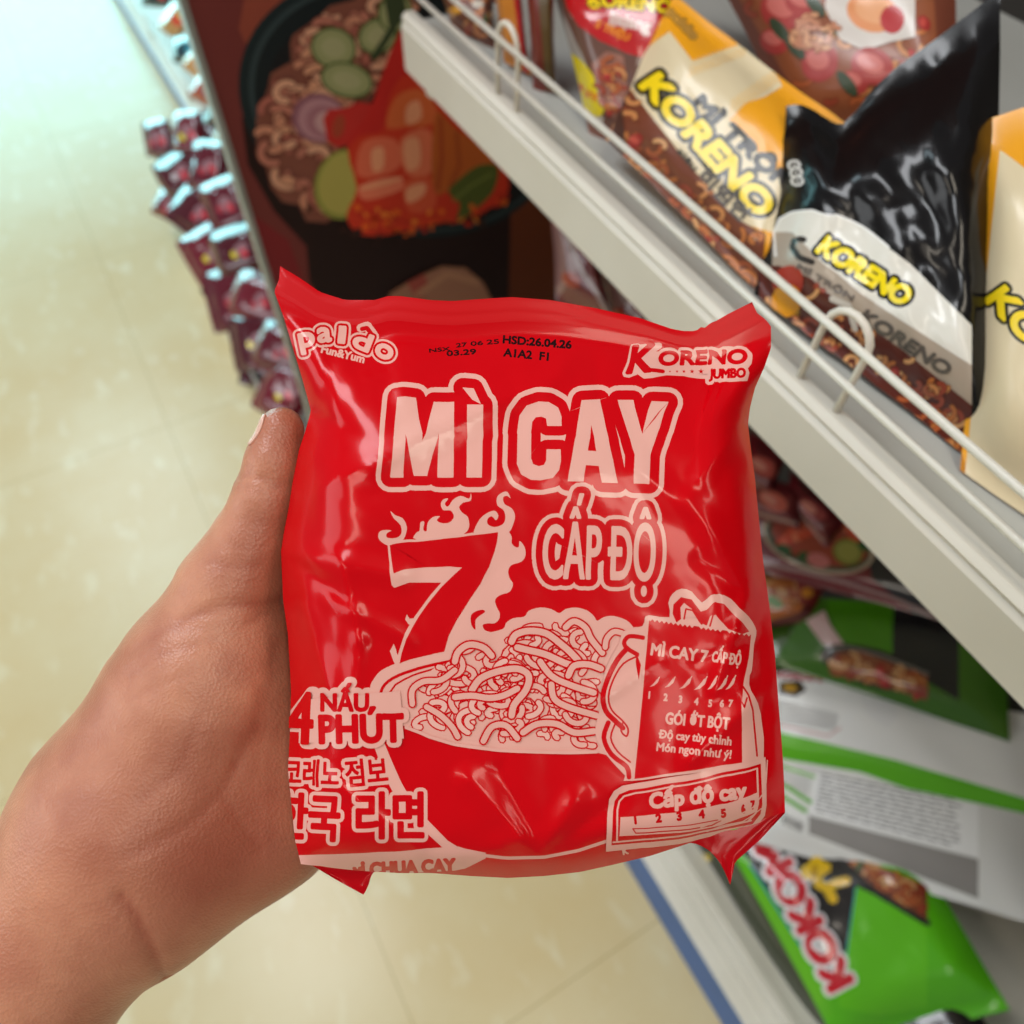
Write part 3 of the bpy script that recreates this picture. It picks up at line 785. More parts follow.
def hand_sdf(P):
    K = .006
    def C(p, q, k=K):
        a, b = cs(*p[:3]), cs(*q[:3]); return rcone(P, a, b, p[3] * p[2] / F, q[3] * q[2] / F)
    # thumb: distal pad, proximal, metacarpal / thenar
    d = C((282,429,.2265,22), (274,462,.227,27))
    d = smin(d, C((274,462,.227,27), (265,500,.228,30)), .003)
    d = smin(d, C((265,500,.228,30), (250,545,.230,37)), .004)
    d = smin(d, C((250,545,.230,37), (230,590,.232,47)), .005)
    d = smin(d, C((230,590,.232,47), (206,680,.236,80)), .008)
    d = smin(d, C((206,680,.236,80), (148,795,.234,108)), .012)
    # web / index base bulge beside the packet
    d = smin(d, C((245,640,.238,44), (232,730,.240,56)), .008)
    # hypothenar and palm
    d = smin(d, C((150,880,.236,88), (262,808,.250,78)), .014)
    d = smin(d, C((140,830,.236,105), (250,740,.253,80)), .012)
    d = smin(d, C((262,808,.253,70), (350,700,.262,52)), .012)
    d = smin(d, C((240,720,.250,70), (330,640,.262,50)), .012)
    # wrist + forearm
    d = smin(d, C((112,862,.234,104), (66,918,.232,100)), .010)
    d = smin(d, C((64,920,.232,100), (-330,1465,.215,140)), .005)
    # fingers spread flat behind the packet
    for (m, p, i, t) in (((325,625,.262,38), (405,560,.2490,31), (455,520,.2480,28), (490,492,.2470,24)),
                         ((345,660,.264,38), (445,610,.2500,32), (503,582,.2490,28), (543,562,.2480,25)),
                         ((352,700,.264,36), (452,668,.2500,31), (508,650,.2490,27), (545,640,.2480,24)),
                         ((345,742,.262,34), (425,728,.2490,27), (467,720,.2480,24), (497,715,.2470,21))):
        f = C(m, p); f = np.minimum(f, C(p, i)); f = smin(f, C(i, t), .003)
        d = smin(d, f, .0045)
    return d
h_ = .0016
lo = np.min([cs(-230,1300,.25), cs(560,380,.28)], 0); hi = np.max([cs(-230,1300,.25), cs(560,380,.2)], 0)
lo = np.array([cs(-330,0,.26)[0], cs(0,1330,.26)[1], -.300]); hi = np.array([cs(590,0,.27)[0], cs(0,385,.23)[1], -.178])
gx, gy, gz = [np.arange(lo[i], hi[i], h_) for i in range(3)]
vals = np.empty((len(gx), len(gy), len(gz)))
for i, x in enumerate(gx):
    YY, ZZ = np.meshgrid(gy, gz, indexing='ij')
    vals[i] = hand_sdf(np.stack([np.full_like(YY, x), YY, ZZ], -1))
# close the forearm where it leaves the block
vals[0] = np.maximum(vals[0], 1e-4); vals[:, 0] = np.maximum(vals[:, 0], 1e-4); vals[:, :, 0] = np.maximum(vals[:, :, 0], 1e-4); vals[:, :, -1] = np.maximum(vals[:, :, -1], 1e-4)
HV, HF = surface_nets(vals, lo, h_)
# normals + projected pixels
fn = np.cross(HV[HF[:, 2]] - HV[HF[:, 0]], HV[HF[:, 3]] - HV[HF[:, 1]]); HN = np.zeros_like(HV)
for q in range(4): np.add.at(HN, HF[:, q], fn)
HN /= np.maximum(np.linalg.norm(HN, axis=1, keepdims=True), 1e-12)
hpx = np.stack([512 + F * HV[:, 0] / -HV[:, 2], 512 - F * HV[:, 1] / -HV[:, 2]], 1)
if (HN * -HV).sum(1)[np.argsort(HV[:, 2])[-50:]].mean() < 0: HN = -HN; HF = HF[:, ::-1]
facing = np.clip((HN * (-HV / np.linalg.norm(HV, axis=1, keepdims=True))).sum(1), 0, 1)
near = facing > .02
def crease(pts, w, amp):
    P = np.asarray(pts, float); dist = np.full(len(hpx), 1e9)
    for a, b in zip(P[:-1], P[1:]):
        d = b - a; t = np.clip(((hpx - a) @ d) / (d @ d), 0, 1); dist = np.minimum(dist, np.linalg.norm(hpx - (a + t[:, None] * d), axis=1))
    g = np.exp(-(dist / w) ** 2) * near
    return g * amp
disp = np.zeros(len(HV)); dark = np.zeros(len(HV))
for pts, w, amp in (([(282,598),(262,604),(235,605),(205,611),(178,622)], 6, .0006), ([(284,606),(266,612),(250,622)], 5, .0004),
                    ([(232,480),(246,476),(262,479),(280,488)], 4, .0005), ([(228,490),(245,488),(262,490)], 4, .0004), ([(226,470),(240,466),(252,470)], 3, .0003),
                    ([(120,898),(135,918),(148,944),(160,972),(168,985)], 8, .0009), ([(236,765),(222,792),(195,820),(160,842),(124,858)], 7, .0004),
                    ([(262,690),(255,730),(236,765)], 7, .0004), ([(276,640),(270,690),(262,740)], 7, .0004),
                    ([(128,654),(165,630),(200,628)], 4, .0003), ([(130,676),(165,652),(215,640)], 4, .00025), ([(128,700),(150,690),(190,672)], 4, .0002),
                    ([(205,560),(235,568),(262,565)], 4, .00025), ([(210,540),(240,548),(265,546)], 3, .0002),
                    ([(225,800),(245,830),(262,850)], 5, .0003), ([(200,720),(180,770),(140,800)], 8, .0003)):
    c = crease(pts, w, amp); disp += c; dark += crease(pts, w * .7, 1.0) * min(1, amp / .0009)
# index knuckle seen between thumb and packet
HV = HV - HN * disp[:, None]
HVw = HV @ RW.T + EYE
me = mesh_np('hand', HVw, HF); smooth(me)
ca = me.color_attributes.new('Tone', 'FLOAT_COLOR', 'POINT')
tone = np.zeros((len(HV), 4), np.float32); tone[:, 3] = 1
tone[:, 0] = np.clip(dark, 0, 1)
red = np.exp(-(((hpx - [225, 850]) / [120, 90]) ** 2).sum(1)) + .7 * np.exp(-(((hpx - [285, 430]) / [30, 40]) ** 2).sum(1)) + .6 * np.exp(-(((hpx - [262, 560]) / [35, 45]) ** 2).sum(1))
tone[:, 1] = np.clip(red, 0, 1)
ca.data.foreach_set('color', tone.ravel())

skin, nt, b = new_mat('skin')
at = nt.nodes.new('ShaderNodeAttribute'); at.attribute_name = 'Tone'
sp = nt.nodes.new('ShaderNodeSeparateColor'); nt.links.new(at.outputs['Color'], sp.inputs['Color'])
tc = nt.nodes.new('ShaderNodeTexCoord')
nz = nt.nodes.new('ShaderNodeTexNoise'); nz.inputs['Scale'].default_value = 45; nz.inputs['Detail'].default_value = 5
nt.links.new(tc.outputs['Object'], nz.inputs['Vector'])
rp = nt.nodes.new('ShaderNodeValToRGB'); rp.color_ramp.elements[0].position = .35; rp.color_ramp.elements[1].position = .7
rp.color_ramp.elements[0].color = lin((176, 112, 88)); rp.color_ramp.elements[1].color = lin((206, 144, 114))
nt.links.new(nz.outputs['Fac'], rp.inputs['Fac'])
def mixc(a, col, fac_out, scale):
    mm = nt.nodes.new('ShaderNodeMath'); mm.operation = 'MULTIPLY'; mm.inputs[1].default_value = scale; nt.links.new(fac_out, mm.inputs[0])
    m = nt.nodes.new('ShaderNodeMix'); m.data_type = 'RGBA'; nt.links.new(mm.outputs[0], m.inputs[0]); nt.links.new(a, m.inputs[6]); m.inputs[7].default_value = lin(col); return m.outputs[2]
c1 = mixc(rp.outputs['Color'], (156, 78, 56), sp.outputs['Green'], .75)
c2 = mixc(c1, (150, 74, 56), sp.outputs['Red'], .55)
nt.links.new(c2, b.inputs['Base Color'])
b.inputs['Roughness'].default_value = .36; b.inputs['Specular IOR Level'].default_value = .45
b.inputs['Subsurface Weight'].default_value = .12; b.inputs['Subsurface Radius'].default_value = (.6, .25, .12); b.inputs['Subsurface Scale'].default_value = .006
v1 = nt.nodes.new('ShaderNodeTexVoronoi'); v1.inputs['Scale'].default_value = 1300
mp = nt.nodes.new('ShaderNodeMapping'); mp.inputs['Scale'].default_value = (1, 1, .5); nt.links.new(tc.outputs['Object'], mp.inputs['Vector']); nt.links.new(mp.outputs['Vector'], v1.inputs['Vector'])
n3 = nt.nodes.new('ShaderNodeTexNoise'); n3.noise_type = 'RIDGED_MULTIFRACTAL'; n3.inputs['Scale'].default_value = 420; n3.inputs['Detail'].default_value = 3; nt.links.new(tc.outputs['Object'], n3.inputs['Vector'])
ad = nt.nodes.new('ShaderNodeMath'); ad.operation = 'ADD'; nt.links.new(v1.outputs['Distance'], ad.inputs[0]); nt.links.new(n3.outputs['Fac'], ad.inputs[1])
bp = nt.nodes.new('ShaderNodeBump'); bp.inputs['Strength'].default_value = .22; bp.inputs['Distance'].default_value = .0006
nt.links.new(ad.outputs[0], bp.inputs['Height']); nt.links.new(bp.outputs['Normal'], b.inputs['Normal'])
hand = link('hand', me, skin)
tag(hand, 'bare left hand gripping the red noodle packet, thumb along its edge', 'hand')

# thumbnail seen side-on along the outer edge of the thumb tip
nail_mat, nt2, b2 = new_mat('nail'); b2.inputs['Base Color'].default_value = lin((226, 178, 160)); b2.inputs['Roughness'].default_value = .25; b2.inputs['Coat Weight'].default_value = .4
nz2 = nt2.nodes.new('ShaderNodeTexNoise'); nz2.inputs['Scale'].default_value = 90; rp2 = nt2.nodes.new('ShaderNodeValToRGB')
rp2.color_ramp.elements[0].color = lin((214, 160, 142)); rp2.color_ramp.elements[1].color = lin((236, 194, 178)); nt2.links.new(nz2.outputs['Fac'], rp2.inputs['Fac']); nt2.links.new(rp2.outputs['Color'], b2.inputs['Base Color'])
# nail plate follows the thumb cross-section: points pushed to the SDF surface
def project_surface(P, off):
    for _ in range(12):
        d = hand_sdf(P) - off; e = 2e-4
        g = np.stack([hand_sdf(P + np.eye(3)[i] * e) - hand_sdf(P - np.eye(3)[i] * e) for i in range(3)], -1) / (2 * e)
        g /= np.maximum(np.linalg.norm(g, axis=-1, keepdims=True), 1e-9); P = P - g * d[..., None]
    return P
nu, nv = 10, 12; NP = np.zeros((nu + 1, nv + 1, 3))
ax0, ax1 = cs(281,414,.2263), cs(272,450,.2268)
axd = (ax1 - ax0) / np.linalg.norm(ax1 - ax0)
side = np.cross(axd, np.array([0, 0, 1.0])); side /= np.linalg.norm(side)
if side[0] > 0: side = -side
tow = np.cross(side, axd); tow = tow if tow[2] > 0 else -tow
for i in range(nu + 1):
    for j in range(nv + 1):
        v = j / nv; ang = (-40 + 80 * i / nu) * math.pi / 180
        ang *= math.sin(math.pi * (0.16 + .68 * v)) ** .5
        dirv = side * math.cos(ang + .36) + tow * math.sin(ang + .36)
        NP[i, j] = ax0 + (ax1 - ax0) * v + dirv * .0075
NPs = project_surface(NP, .0001)
idn = lambda i, j: i * (nv + 1) + j
mn = mesh_np('thumbnail', NPs.reshape(-1, 3) @ RW.T + EYE, [(idn(i, j), idn(i+1, j), idn(i+1, j+1), idn(i, j+1)) for i in range(nu) for j in range(nv)]); smooth(mn)
nail = link('thumbnail', mn, nail_mat, hand)
sd = nail.modifiers.new('thickness', 'SOLIDIFY'); sd.thickness = .0005; sd.offset = 0
# ================================================================== floor, shelving, poster
XK, YE = .244, .592                       # near unit: kick line and far end
floor_m, nt, b = new_mat('floor_tile')
tc = nt.nodes.new('ShaderNodeTexCoord')
n1 = nt.nodes.new('ShaderNodeTexNoise'); n1.inputs['Scale'].default_value = 3.2; n1.inputs['Detail'].default_value = 5; n1.inputs['Roughness'].default_value = .6
n2 = nt.nodes.new('ShaderNodeTexNoise'); n2.inputs['Scale'].default_value = 17; n2.inputs['Detail'].default_value = 3
mpg = nt.nodes.new('ShaderNodeMapping'); mpg.inputs['Rotation'].default_value = (0, 0, .5); mpg.inputs['Scale'].default_value = (1.6, .8, 1)
nt.links.new(tc.outputs['Object'], mpg.inputs['Vector'])
nt.links.new(tc.outputs['Object'], n1.inputs['Vector']); nt.links.new(mpg.outputs['Vector'], n2.inputs['Vector'])
r1 = nt.nodes.new('ShaderNodeValToRGB'); r1.color_ramp.elements[0].position = .35; r1.color_ramp.elements[1].position = .68
r1.color_ramp.elements[0].color = lin((206, 184, 136)); r1.color_ramp.elements[1].color = lin((212, 197, 156))
r2 = nt.nodes.new('ShaderNodeValToRGB'); r2.color_ramp.elements[0].position = .57; r2.color_ramp.elements[1].position = .72
r2.color_ramp.elements[0].color = (0, 0, 0, 1); r2.color_ramp.elements[1].color = (1, 1, 1, 1)
nt.links.new(n1.outputs['Fac'], r1.inputs['Fac']); nt.links.new(n2.outputs['Fac'], r2.inputs['Fac'])
mx = nt.nodes.new('ShaderNodeMix'); mx.data_type = 'RGBA'; mx.inputs[7].default_value = lin((226, 222, 192))
ml = nt.nodes.new('ShaderNodeMath'); ml.operation = 'MULTIPLY'; ml.inputs[1].default_value = .45
nt.links.new(r2.outputs['Color'], ml.inputs[0]); nt.links.new(ml.outputs[0], mx.inputs[0]); nt.links.new(r1.outputs['Color'], mx.inputs[6])
br = nt.nodes.new('ShaderNodeTexBrick'); br.offset = 0; br.inputs['Scale'].default_value = 1.0
br.inputs['Brick Width'].default_value = .6; br.inputs['Row Height'].default_value = .6; br.inputs['Mortar Size'].default_value = .0011; br.inputs['Mortar Smooth'].default_value = .3
br.inputs['Color1'].default_value = (1, 1, 1, 1); br.inputs['Color2'].default_value = (1, 1, 1, 1); br.inputs['Mortar'].default_value = (.74, .70, .62, 1)
mb_ = nt.nodes.new('ShaderNodeMapping'); mb_.inputs['Location'].default_value = (.1, .022, 0); nt.links.new(tc.outputs['Object'], mb_.inputs['Vector']); nt.links.new(mb_.outputs['Vector'], br.inputs['Vector'])
mu = nt.nodes.new('ShaderNodeMix'); mu.data_type = 'RGBA'; mu.blend_type = 'MULTIPLY'; mu.inputs[0].default_value = 1
nt.links.new(mx.outputs[2], mu.inputs[6]); nt.links.new(br.outputs['Color'], mu.inputs[7]); nt.links.new(mu.outputs[2], b.inputs['Base Color'])
b.inputs['Roughness'].default_value = .27; b.inputs['Specular IOR Level'].default_value = .5
me = mesh_np('floor', [(-4, -2.5, 0), (4, -2.5, 0), (4, 9, 0), (-4, 9, 0)], [(0, 1, 2, 3)])
tag(link('floor', me, floor_m), kind='structure')

white_m = paint_material('white_enamel', (216, 212, 200), .38, .03, 9)
grey_m = paint_material('grey_enamel', (178, 180, 176), .45, .04, 6)
blue_m = paint_material('blue_kick_paint', (54, 106, 178), .45, .05, 10)
wire_m = paint_material('white_wire', (226, 220, 208), .35, .02, 30)
dark_m = paint_material('shelf_back', (46, 42, 38), .6, .06, 5)
trim_m = paint_material('grey_trim', (150, 152, 152), .3, .04, 20, .4)

def shelf_unit(name, label, x0, y0, y1, depth, zk, zb, zs, step, lip, wires, hoops, back_top, group):
    o = empty(name, (x0, (y0 + y1) / 2, 0), label, 'shelf unit', group)
    MB().box(x0 + .0, x0 + .012, y0, y1, 0, zk).build('kick_plate', blue_m, o)
    # base tray with a ribbed rail
    MB().prism_y([(x0-.002, zk), (x0+.006, zk), (x0+.006, zk+.004), (x0+depth, zk+.004), (x0+depth, zb), (x0+step, zb), (x0+step-.001, zb+.006), (x0+step-.007, zb+.006), (x0+step-.008, zb+.001), (x0+step*.66, zb-.002), (x0+step*.64, zb-.008), (x0+step*.40, zb-.010), (x0+step*.38, zb-.016), (x0+.006, zk+.004)], y0, y1).build('base_shelf', white_m, o)
    MB().box(x0 + depth, x0 + depth + .02, y0, y1, 0, back_top).build('back_panel', dark_m, o)
    if zs:
        MB().box(x0 + .012, x0 + depth, y0 + .004, y1 - .004, zs - .022, zs).build('shelf_board', grey_m, o)
        MB().prism_y([(x0, zs-.035), (x0+.002, zs-.037), (x0+.014, zs-.037), (x0+.014, zs+lip-.003), (x0+.011, zs+lip), (x0+.004, zs+lip), (x0+.001, zs+lip-.003), (x0+.0022, zs+lip-.006), (x0, zs+lip-.009)], y0, y1).build('price_rail', white_m, o, False)
        g = MB()
        for z in wires:
            g.tube([(x0 + .006, y0, z), (x0 + .006, y1 - .01, z)], .0019)
        g.build('guard_wire', wire_m, o, True)
        for yh, wd in hoops:
            zt = wires[-1] + .011
            pts = [(x0 + .008, yh, zs)] + [(x0 + .008, yh - wd/2 + wd/2 * math.cos(a), zt - wd/2 + wd/2 * math.sin(a)) for a in np.linspace(0, math.pi, 9)] + [(x0 + .008, yh - wd, zs)]
            MB().tube(pts, .0018).build('wire_hoop', wire_m, o, True)
        MB().box(x0 + .014, x0 + depth - .03, y1 - .016, y1 - .006, zs - .055, zs - .022).build('bracket', white_m, o)
    return o
near_unit = shelf_unit('display_shelf', 'white metal display shelf with blue kick plate on the right of the aisle', XK, -.9, YE, .44, .112, .134, .884, .046, .0065, (.908, .927), ((.150, .025), (.452, .026)), 1.6, None)
# shelf unit further down the aisle, ending at the poster board
XF, YP = .262, .752
far_unit = shelf_unit('display_shelf', 'white metal shelf unit beyond the noodle poster, further down the aisle', XF, YP + .022, 3.4, .42, .06, .10, 0, .026, .0065, (), (), 1.7, None)
gw = MB()
for z in (.135, .165): gw.tube([(XF + .012, YP + .03, z), (XF + .012, 3.38, z)], .003)
for yy in (1.0, 1.4, 1.8, 2.2, 2.6, 3.0): gw.tube([(XF + .012, yy, .09), (XF + .012, yy, .165)], .003)
gw.build('guard_wire', wire_m, far_unit, True)
tray = empty('floor_tray', (.17, 1.2, 0), 'low white tray on the floor holding dark red packets beside the poster', 'tray')
MB().box(.088, .252, YP + .03, 1.66, 0, .03).build('base', white_m, tray)
MB().box(.086, .092, YP + .03, 1.66, .0, .062).box(.248, .254, YP + .03, 1.66, .0, .062).box(.086, .254, 1.655, 1.661, 0, .062).build('rim', white_m, tray)
# ------------------------------------------------------------------ poster board
poster_m, nt, b = new_mat('poster_print')
at = nt.nodes.new('ShaderNodeAttribute'); at.attribute_name = 'Col'; nt.links.new(at.outputs['Color'], b.inputs['Base Color']); b.inputs['Roughness'].default_value = .55; b.inputs['Specular IOR Level'].default_value = .25
board_m = paint_material('board_edge', (112, 52, 48), .5, .05, 10)
o = empty('poster_board', (.115 + .45, YP, 0), 'big dark red poster board of a noodle bowl standing at the end of the shelf', 'poster')
PX0, PX1 = .1165, .80
MB().box(PX0, PX1, YP, YP + .018, 0.0, 1.55).build('backing_board', board_m, o)
MB().box(PX0 - .006, PX0, YP - .003, YP + .02, 0, 1.55).build('edge_trim', trim_m, o)
def poster_art():
    A = Art(); Z = Zm(230, 0, 3.413)
    def c(*v):
        q = lin(v); return (min(1, q[0]*1.3), min(1, q[1]*1.3), min(1, q[2]*1.3), 1)
    A.poly([(90, -150), (640, -150), (640, 330), (420, 600), (240, 600)], c(104, 44, 42))
    A.poly(Z((200,-60),(60,-60),(30,100),(60,160),(140,60),(240,0),(330,-60)), c(132, 62, 48))
    A.poly(Z((-60,500),(60,720),(200,820),(300,1100),(100,1100)), c(116, 30, 36))
    # bowl outside, standing on dark ground
    A.poly(Z((40,400),(60,560),(150,720),(260,840),(270,960),(330,1060),(500,1300),(960,1300),(980,600),(900,560)), c(30, 10, 11))
    A.poly(Z((960,600),(950,1100),(1100,1100),(1200,650)), c(92, 42, 20))
    A.disc((400, 105), 165, 128, c(22, 34, 38), .33, n=64)
    A.disc((403, 106), 158, 121, c(44, 56, 60), .33, n=64)
    A.disc((404, 107), 153, 117, c(18, 26, 30), .33, n=64)
    A.disc((405, 116), 143, 106, c(20, 20, 24), .33, n=64)
    ndl = Z((205,150),(215,120),(300,60),(340,20),(420,0),(520,-60),(620,-60),(640,60),(560,200),(470,360),(420,560),(400,700),(330,760),(260,755),(235,700),(180,690),(140,640),(120,560),(90,520),(90,400),(130,300),(140,250),(210,210))
    A.poly(ndl, c(120, 70, 58))
    A.noodles(ndl, [c(188,128,104), c(172,108,92), c(196,140,112), c(160,92,80), c(202,150,124)], c(104,52,46), 3, 100, 4.4, (5, 15), .25)
    # cucumber
    for x, y, rx, ry, ro in ((350,160,80,72,.3),(395,270,92,62,.25),(500,120,70,62,-.5),(560,40,60,70,.2)):
        p = Z((x, y))[0]; A.disc(p, rx/3.413, ry/3.413, c(64, 82, 40), ro); A.disc(p, rx/3.413 - 2.5, ry/3.413 - 2.5, c(138, 140, 98), ro); A.disc(p, rx/6.2, ry/6.8, c(152, 150, 112), ro)
    A.poly(Z((520,-20),(590,-20),(600,40),(500,200),(470,200),(540,90)), c(52, 62, 40))
    # onion, chilli, lime
    p = Z((300,400))[0]; A.disc(p, 27, 25, c(132, 84, 98), .2); A.disc((p[0]+2, p[1]+1), 23, 21, c(166, 120, 130), .2); A.disc((p[0]+5, p[1]+3), 18, 16, c(150, 100, 112), .2); A.disc((p[0]+8, p[1]+4), 12, 11, c(178, 138, 142), .2)
    A.poly(Z((315,400),(335,370),(390,365),(430,345),(480,350),(480,440),(420,480),(370,500),(330,480)), c(176, 40, 36)); A.disc(Z((368,428))[0], 6, 12, c(150, 60, 40), .2)
    A.disc(Z((385,625))[0], 29, 36, c(128, 130, 60), .3); A.disc(Z((388,622))[0], 26, 32, c(160, 150, 78), .3)
    # prawn: red shell, ribs, pale flesh
    A.poly(curvy(Z((590,80),(640,60),(640,250),(560,330),(520,470),(430,470),(405,520),(400,470),(470,380),(530,210))), c(178, 34, 30))
    A.poly(curvy(Z((600,250),(700,330),(780,420),(900,500),(950,640),(860,720),(700,760),(520,800),(430,790),(395,730),(430,640),(400,520),(440,460),(520,440),(540,330))), c(186, 48, 28))
    for q, col in (((560,330,640,300,700,360,690,420,600,430,530,430), (196,92,50)), ((450,480,560,470,580,560,500,600,430,590), (204,96,70)), ((580,470,680,440,690,580,600,590), (206,104,74)), ((440,630,560,600,590,640,460,680), (210,110,84)), ((590,620,680,600,700,700,610,720), (198,78,50))):
        A.poly(curvy(Z(*[(q[i], q[i+1]) for i in range(0, len(q), 2)])), c(*col))
    for q in ((480,510,520,500,520,570,485,580), (590,480,640,470,645,560,600,575), (600,360,640,340,650,400,600,420), (450,630,570,600,575,612,455,645), (600,640,660,620,660,660,605,690)):
        A.poly(curvy(Z(*[(q[i], q[i+1]) for i in range(0, len(q), 2)])), c(214, 142, 108))
    A.poly(curvy(Z((700,380),(760,430),(900,540),(880,620),(760,640),(700,660),(685,560))), c(172, 84, 34)); A.stroke(Z((715,400),(720,540),(705,640)), 2, c(150, 60, 28)); A.stroke(Z((770,450),(780,560),(750,630)), 2, c(150, 66, 28))
    A.poly(curvy(Z((740,650),(800,590),(850,560),(910,565),(900,640),(860,690),(800,740),(770,750),(780,690))), c(74, 84, 34)); A.stroke(Z((760,680),(820,630),(890,590)), 1.5, c(100, 106, 50))
    A.tex(Z((395,730),(430,700),(560,720),(700,720),(860,690),(940,640),(950,680),(800,770),(600,800),(440,790)), [c(206,90,30), c(214,120,44), c(170,40,24), c(190,60,26)], 4, 170, 3.6)
    A.tex(Z((250,700),(400,740),(460,800),(700,815),(930,690),(900,760),(700,840),(450,830)), [c(40,20,20), c(52,26,22)], 6, 60, 4)
    A.poly(Z((540,1000),(620,950),(720,905),(800,910),(860,960),(900,1040),(880,1200),(560,1200)), c(150, 104, 84)); A.poly(Z((600,960),(660,930),(680,980),(640,1030)), c(150, 70, 62)); A.stroke(Z((640,1000),(740,930),(840,960)), 3, c(168, 122, 96))
    return A
def flat_print(name, art, p0, n, mat, parent, off, xlim=None, zlim=None):
    V = []; Fc = []; Cc = []
    n = np.asarray(n, float)
    for P, col, k in art.items:
        W = on_plane(P, p0, n)
        q = [tuple(w) for w in W]
        for ax, val, less in (([(0, xlim[0], False), (0, xlim[1], True)] if xlim else []) + ([(2, zlim[0], False), (2, zlim[1], True)] if zlim else [])):
            out = []
            for i in range(len(q)):
                a, bb = q[i], q[(i+1) % len(q)]; da = (val - a[ax]) * (1 if less else -1); db = (val - bb[ax]) * (1 if less else -1)
                if da >= 0: out.append(a)
                if (da > 0) != (db > 0) and da != db:
                    t = da / (da - db); out.append(tuple(a[m] + t * (bb[m] - a[m]) for m in range(3)))
            q = out
            if len(q) < 3: break
        if len(q) < 3: continue
        o_ = len(V); V += [tuple(np.array(v) + n * off * k) for v in q]; Fc.append(tuple(range(o_, o_ + len(q)))); Cc.append(col)
    me = mesh_np(name, V, Fc); ca = me.color_attributes.new('Col', 'FLOAT_COLOR', 'CORNER')
    ca.data.foreach_set('color', np.concatenate([np.tile(np.array(c), (len(f), 1)) for c, f in zip(Cc, Fc)]).astype(np.float32).ravel())
    return link(name, me, mat, parent)
flat_print('printed_picture', poster_art(), (0, YP - .0008, 0), (0, -1, 0), poster_m, o, 1e-5, (PX0, PX1), (0.0, 1.55))
# ================================================================== packets on the shelves
c = lambda *v: lin(v)
gloss = film_material('glossy_film', .22, .30, 26, .5)
black_film = film_material('black_film', .2, .25, 26, .2, .3)
matte = film_material('satin_film', .34, .18, 22, .25)
YEL = c(246, 214, 20)
def nrm(*v):
    v = np.array(v, float); return v / np.linalg.norm(v)
def lean(deg):                      # faces the aisle (-X), tilted back by deg from vertical
    a = math.radians(deg); return nrm(-math.cos(a), 0, math.sin(a))
def shelf_packet(name, label, corners, p0, n, art, base, mat, thick=.014, grid=(26, 26), seed=1, group=None, cat='noodle packet', crinkle=.0022, seam=3, bow=6, back=None, top=None):
    TL, TR, BR, BL = [np.array(p, float) for p in corners]
    rs = np.random.RandomState(seed)
    def edge(a, b, amt):
        L = np.linalg.norm(b - a); nn = np.array([-(b-a)[1], (b-a)[0]]) / L; t = np.linspace(0, 1, 9)
        w = np.sin(t * np.pi) * amt + np.concatenate([[0], rs.uniform(-1, 1, 7), [0]]) * bow * .18
        return [tuple(a + (b - a) * tt + nn * ww) for tt, ww in zip(t, w)]
    cn = Coons(top or edge(TL, TR, bow * .4), edge(BL, BR, -bow * .3), edge(TL, BL, -bow), edge(TR, BR, bow))
    n = np.asarray(n, float)
    e = lambda x, a: 1 - np.maximum(0, 1 - x / a) ** 2
    def front(S, T, px):
        dp = plane_depth(px.reshape(-1, 2), p0, n).reshape(S.shape)
        bul = e(S, .22) * e(1 - S, .22) * e(np.maximum(T - .08, 0), .25) * e(np.maximum(.94 - T, 0), .22)
        wr = (vnoise(px, seed, 3, .030) - .55) * crinkle * np.clip(T / .12, 0, 1) * np.clip((1 - T) / .1, 0, 1) * np.clip(S / .1, 0, 1) * np.clip((1 - S) / .1, 0, 1)
        return dp - (thick * bul + wr)
    def bk(S, T, px):
        dp = plane_depth(px.reshape(-1, 2), p0, n).reshape(S.shape)
        return dp + thick * .7 * e(S, .2) * e(1 - S, .2) * e(np.maximum(T - .08, 0), .25) * e(np.maximum(.94 - T, 0), .22) + 3e-4
    sh = Sheet(cn, grid[0], grid[1], front)
    o = build_pack(name, sh, bk, art, base, mat, dz=3e-5, sub=40, seam_rows=seam, back_col=back)
    return tag(o, label, cat, group)
def P_on(px, x=None, z=None):
    d = unproj([px], 1.0)[0] - EYE
    t = x / d[0] if x is not None else (z - HC) / d[2]
    return EYE + d * t

ZS = .884
FOOD = [c(196,118,60), c(206,140,84), c(176,92,52), c(214,160,104), c(160,70,48)]
def food(A, pts, seed, n=40, r=3.2, red=True, base=(120, 62, 40), green=True):
    A.poly(pts, c(*base)); A.noodles(pts, FOOD, c(104, 48, 30), seed, n, r, (4, 12), .28)
    P = np.array(pts); lo, hi = P.min(0), P.max(0); R_ = random.Random(seed)
    for i in range(max(3, n // 7)):
        x, y = R_.uniform(lo[0], hi[0]), R_.uniform(lo[1], hi[1])
        if not inside(x, y, P): continue
        s_ = R_.uniform(4, 9) * r / 3
        if red and i % 3 != 2: A.disc((x, y), s_, s_ * .75, c(158, 36, 34), R_.uniform(0, 3)); A.disc((x - 1, y - 1), s_ * .6, s_ * .4, c(196, 74, 62), R_.uniform(0, 3))
        elif green: A.disc((x, y), s_ * 1.2, s_ * .5, c(66, 84, 42), R_.uniform(0, 3))

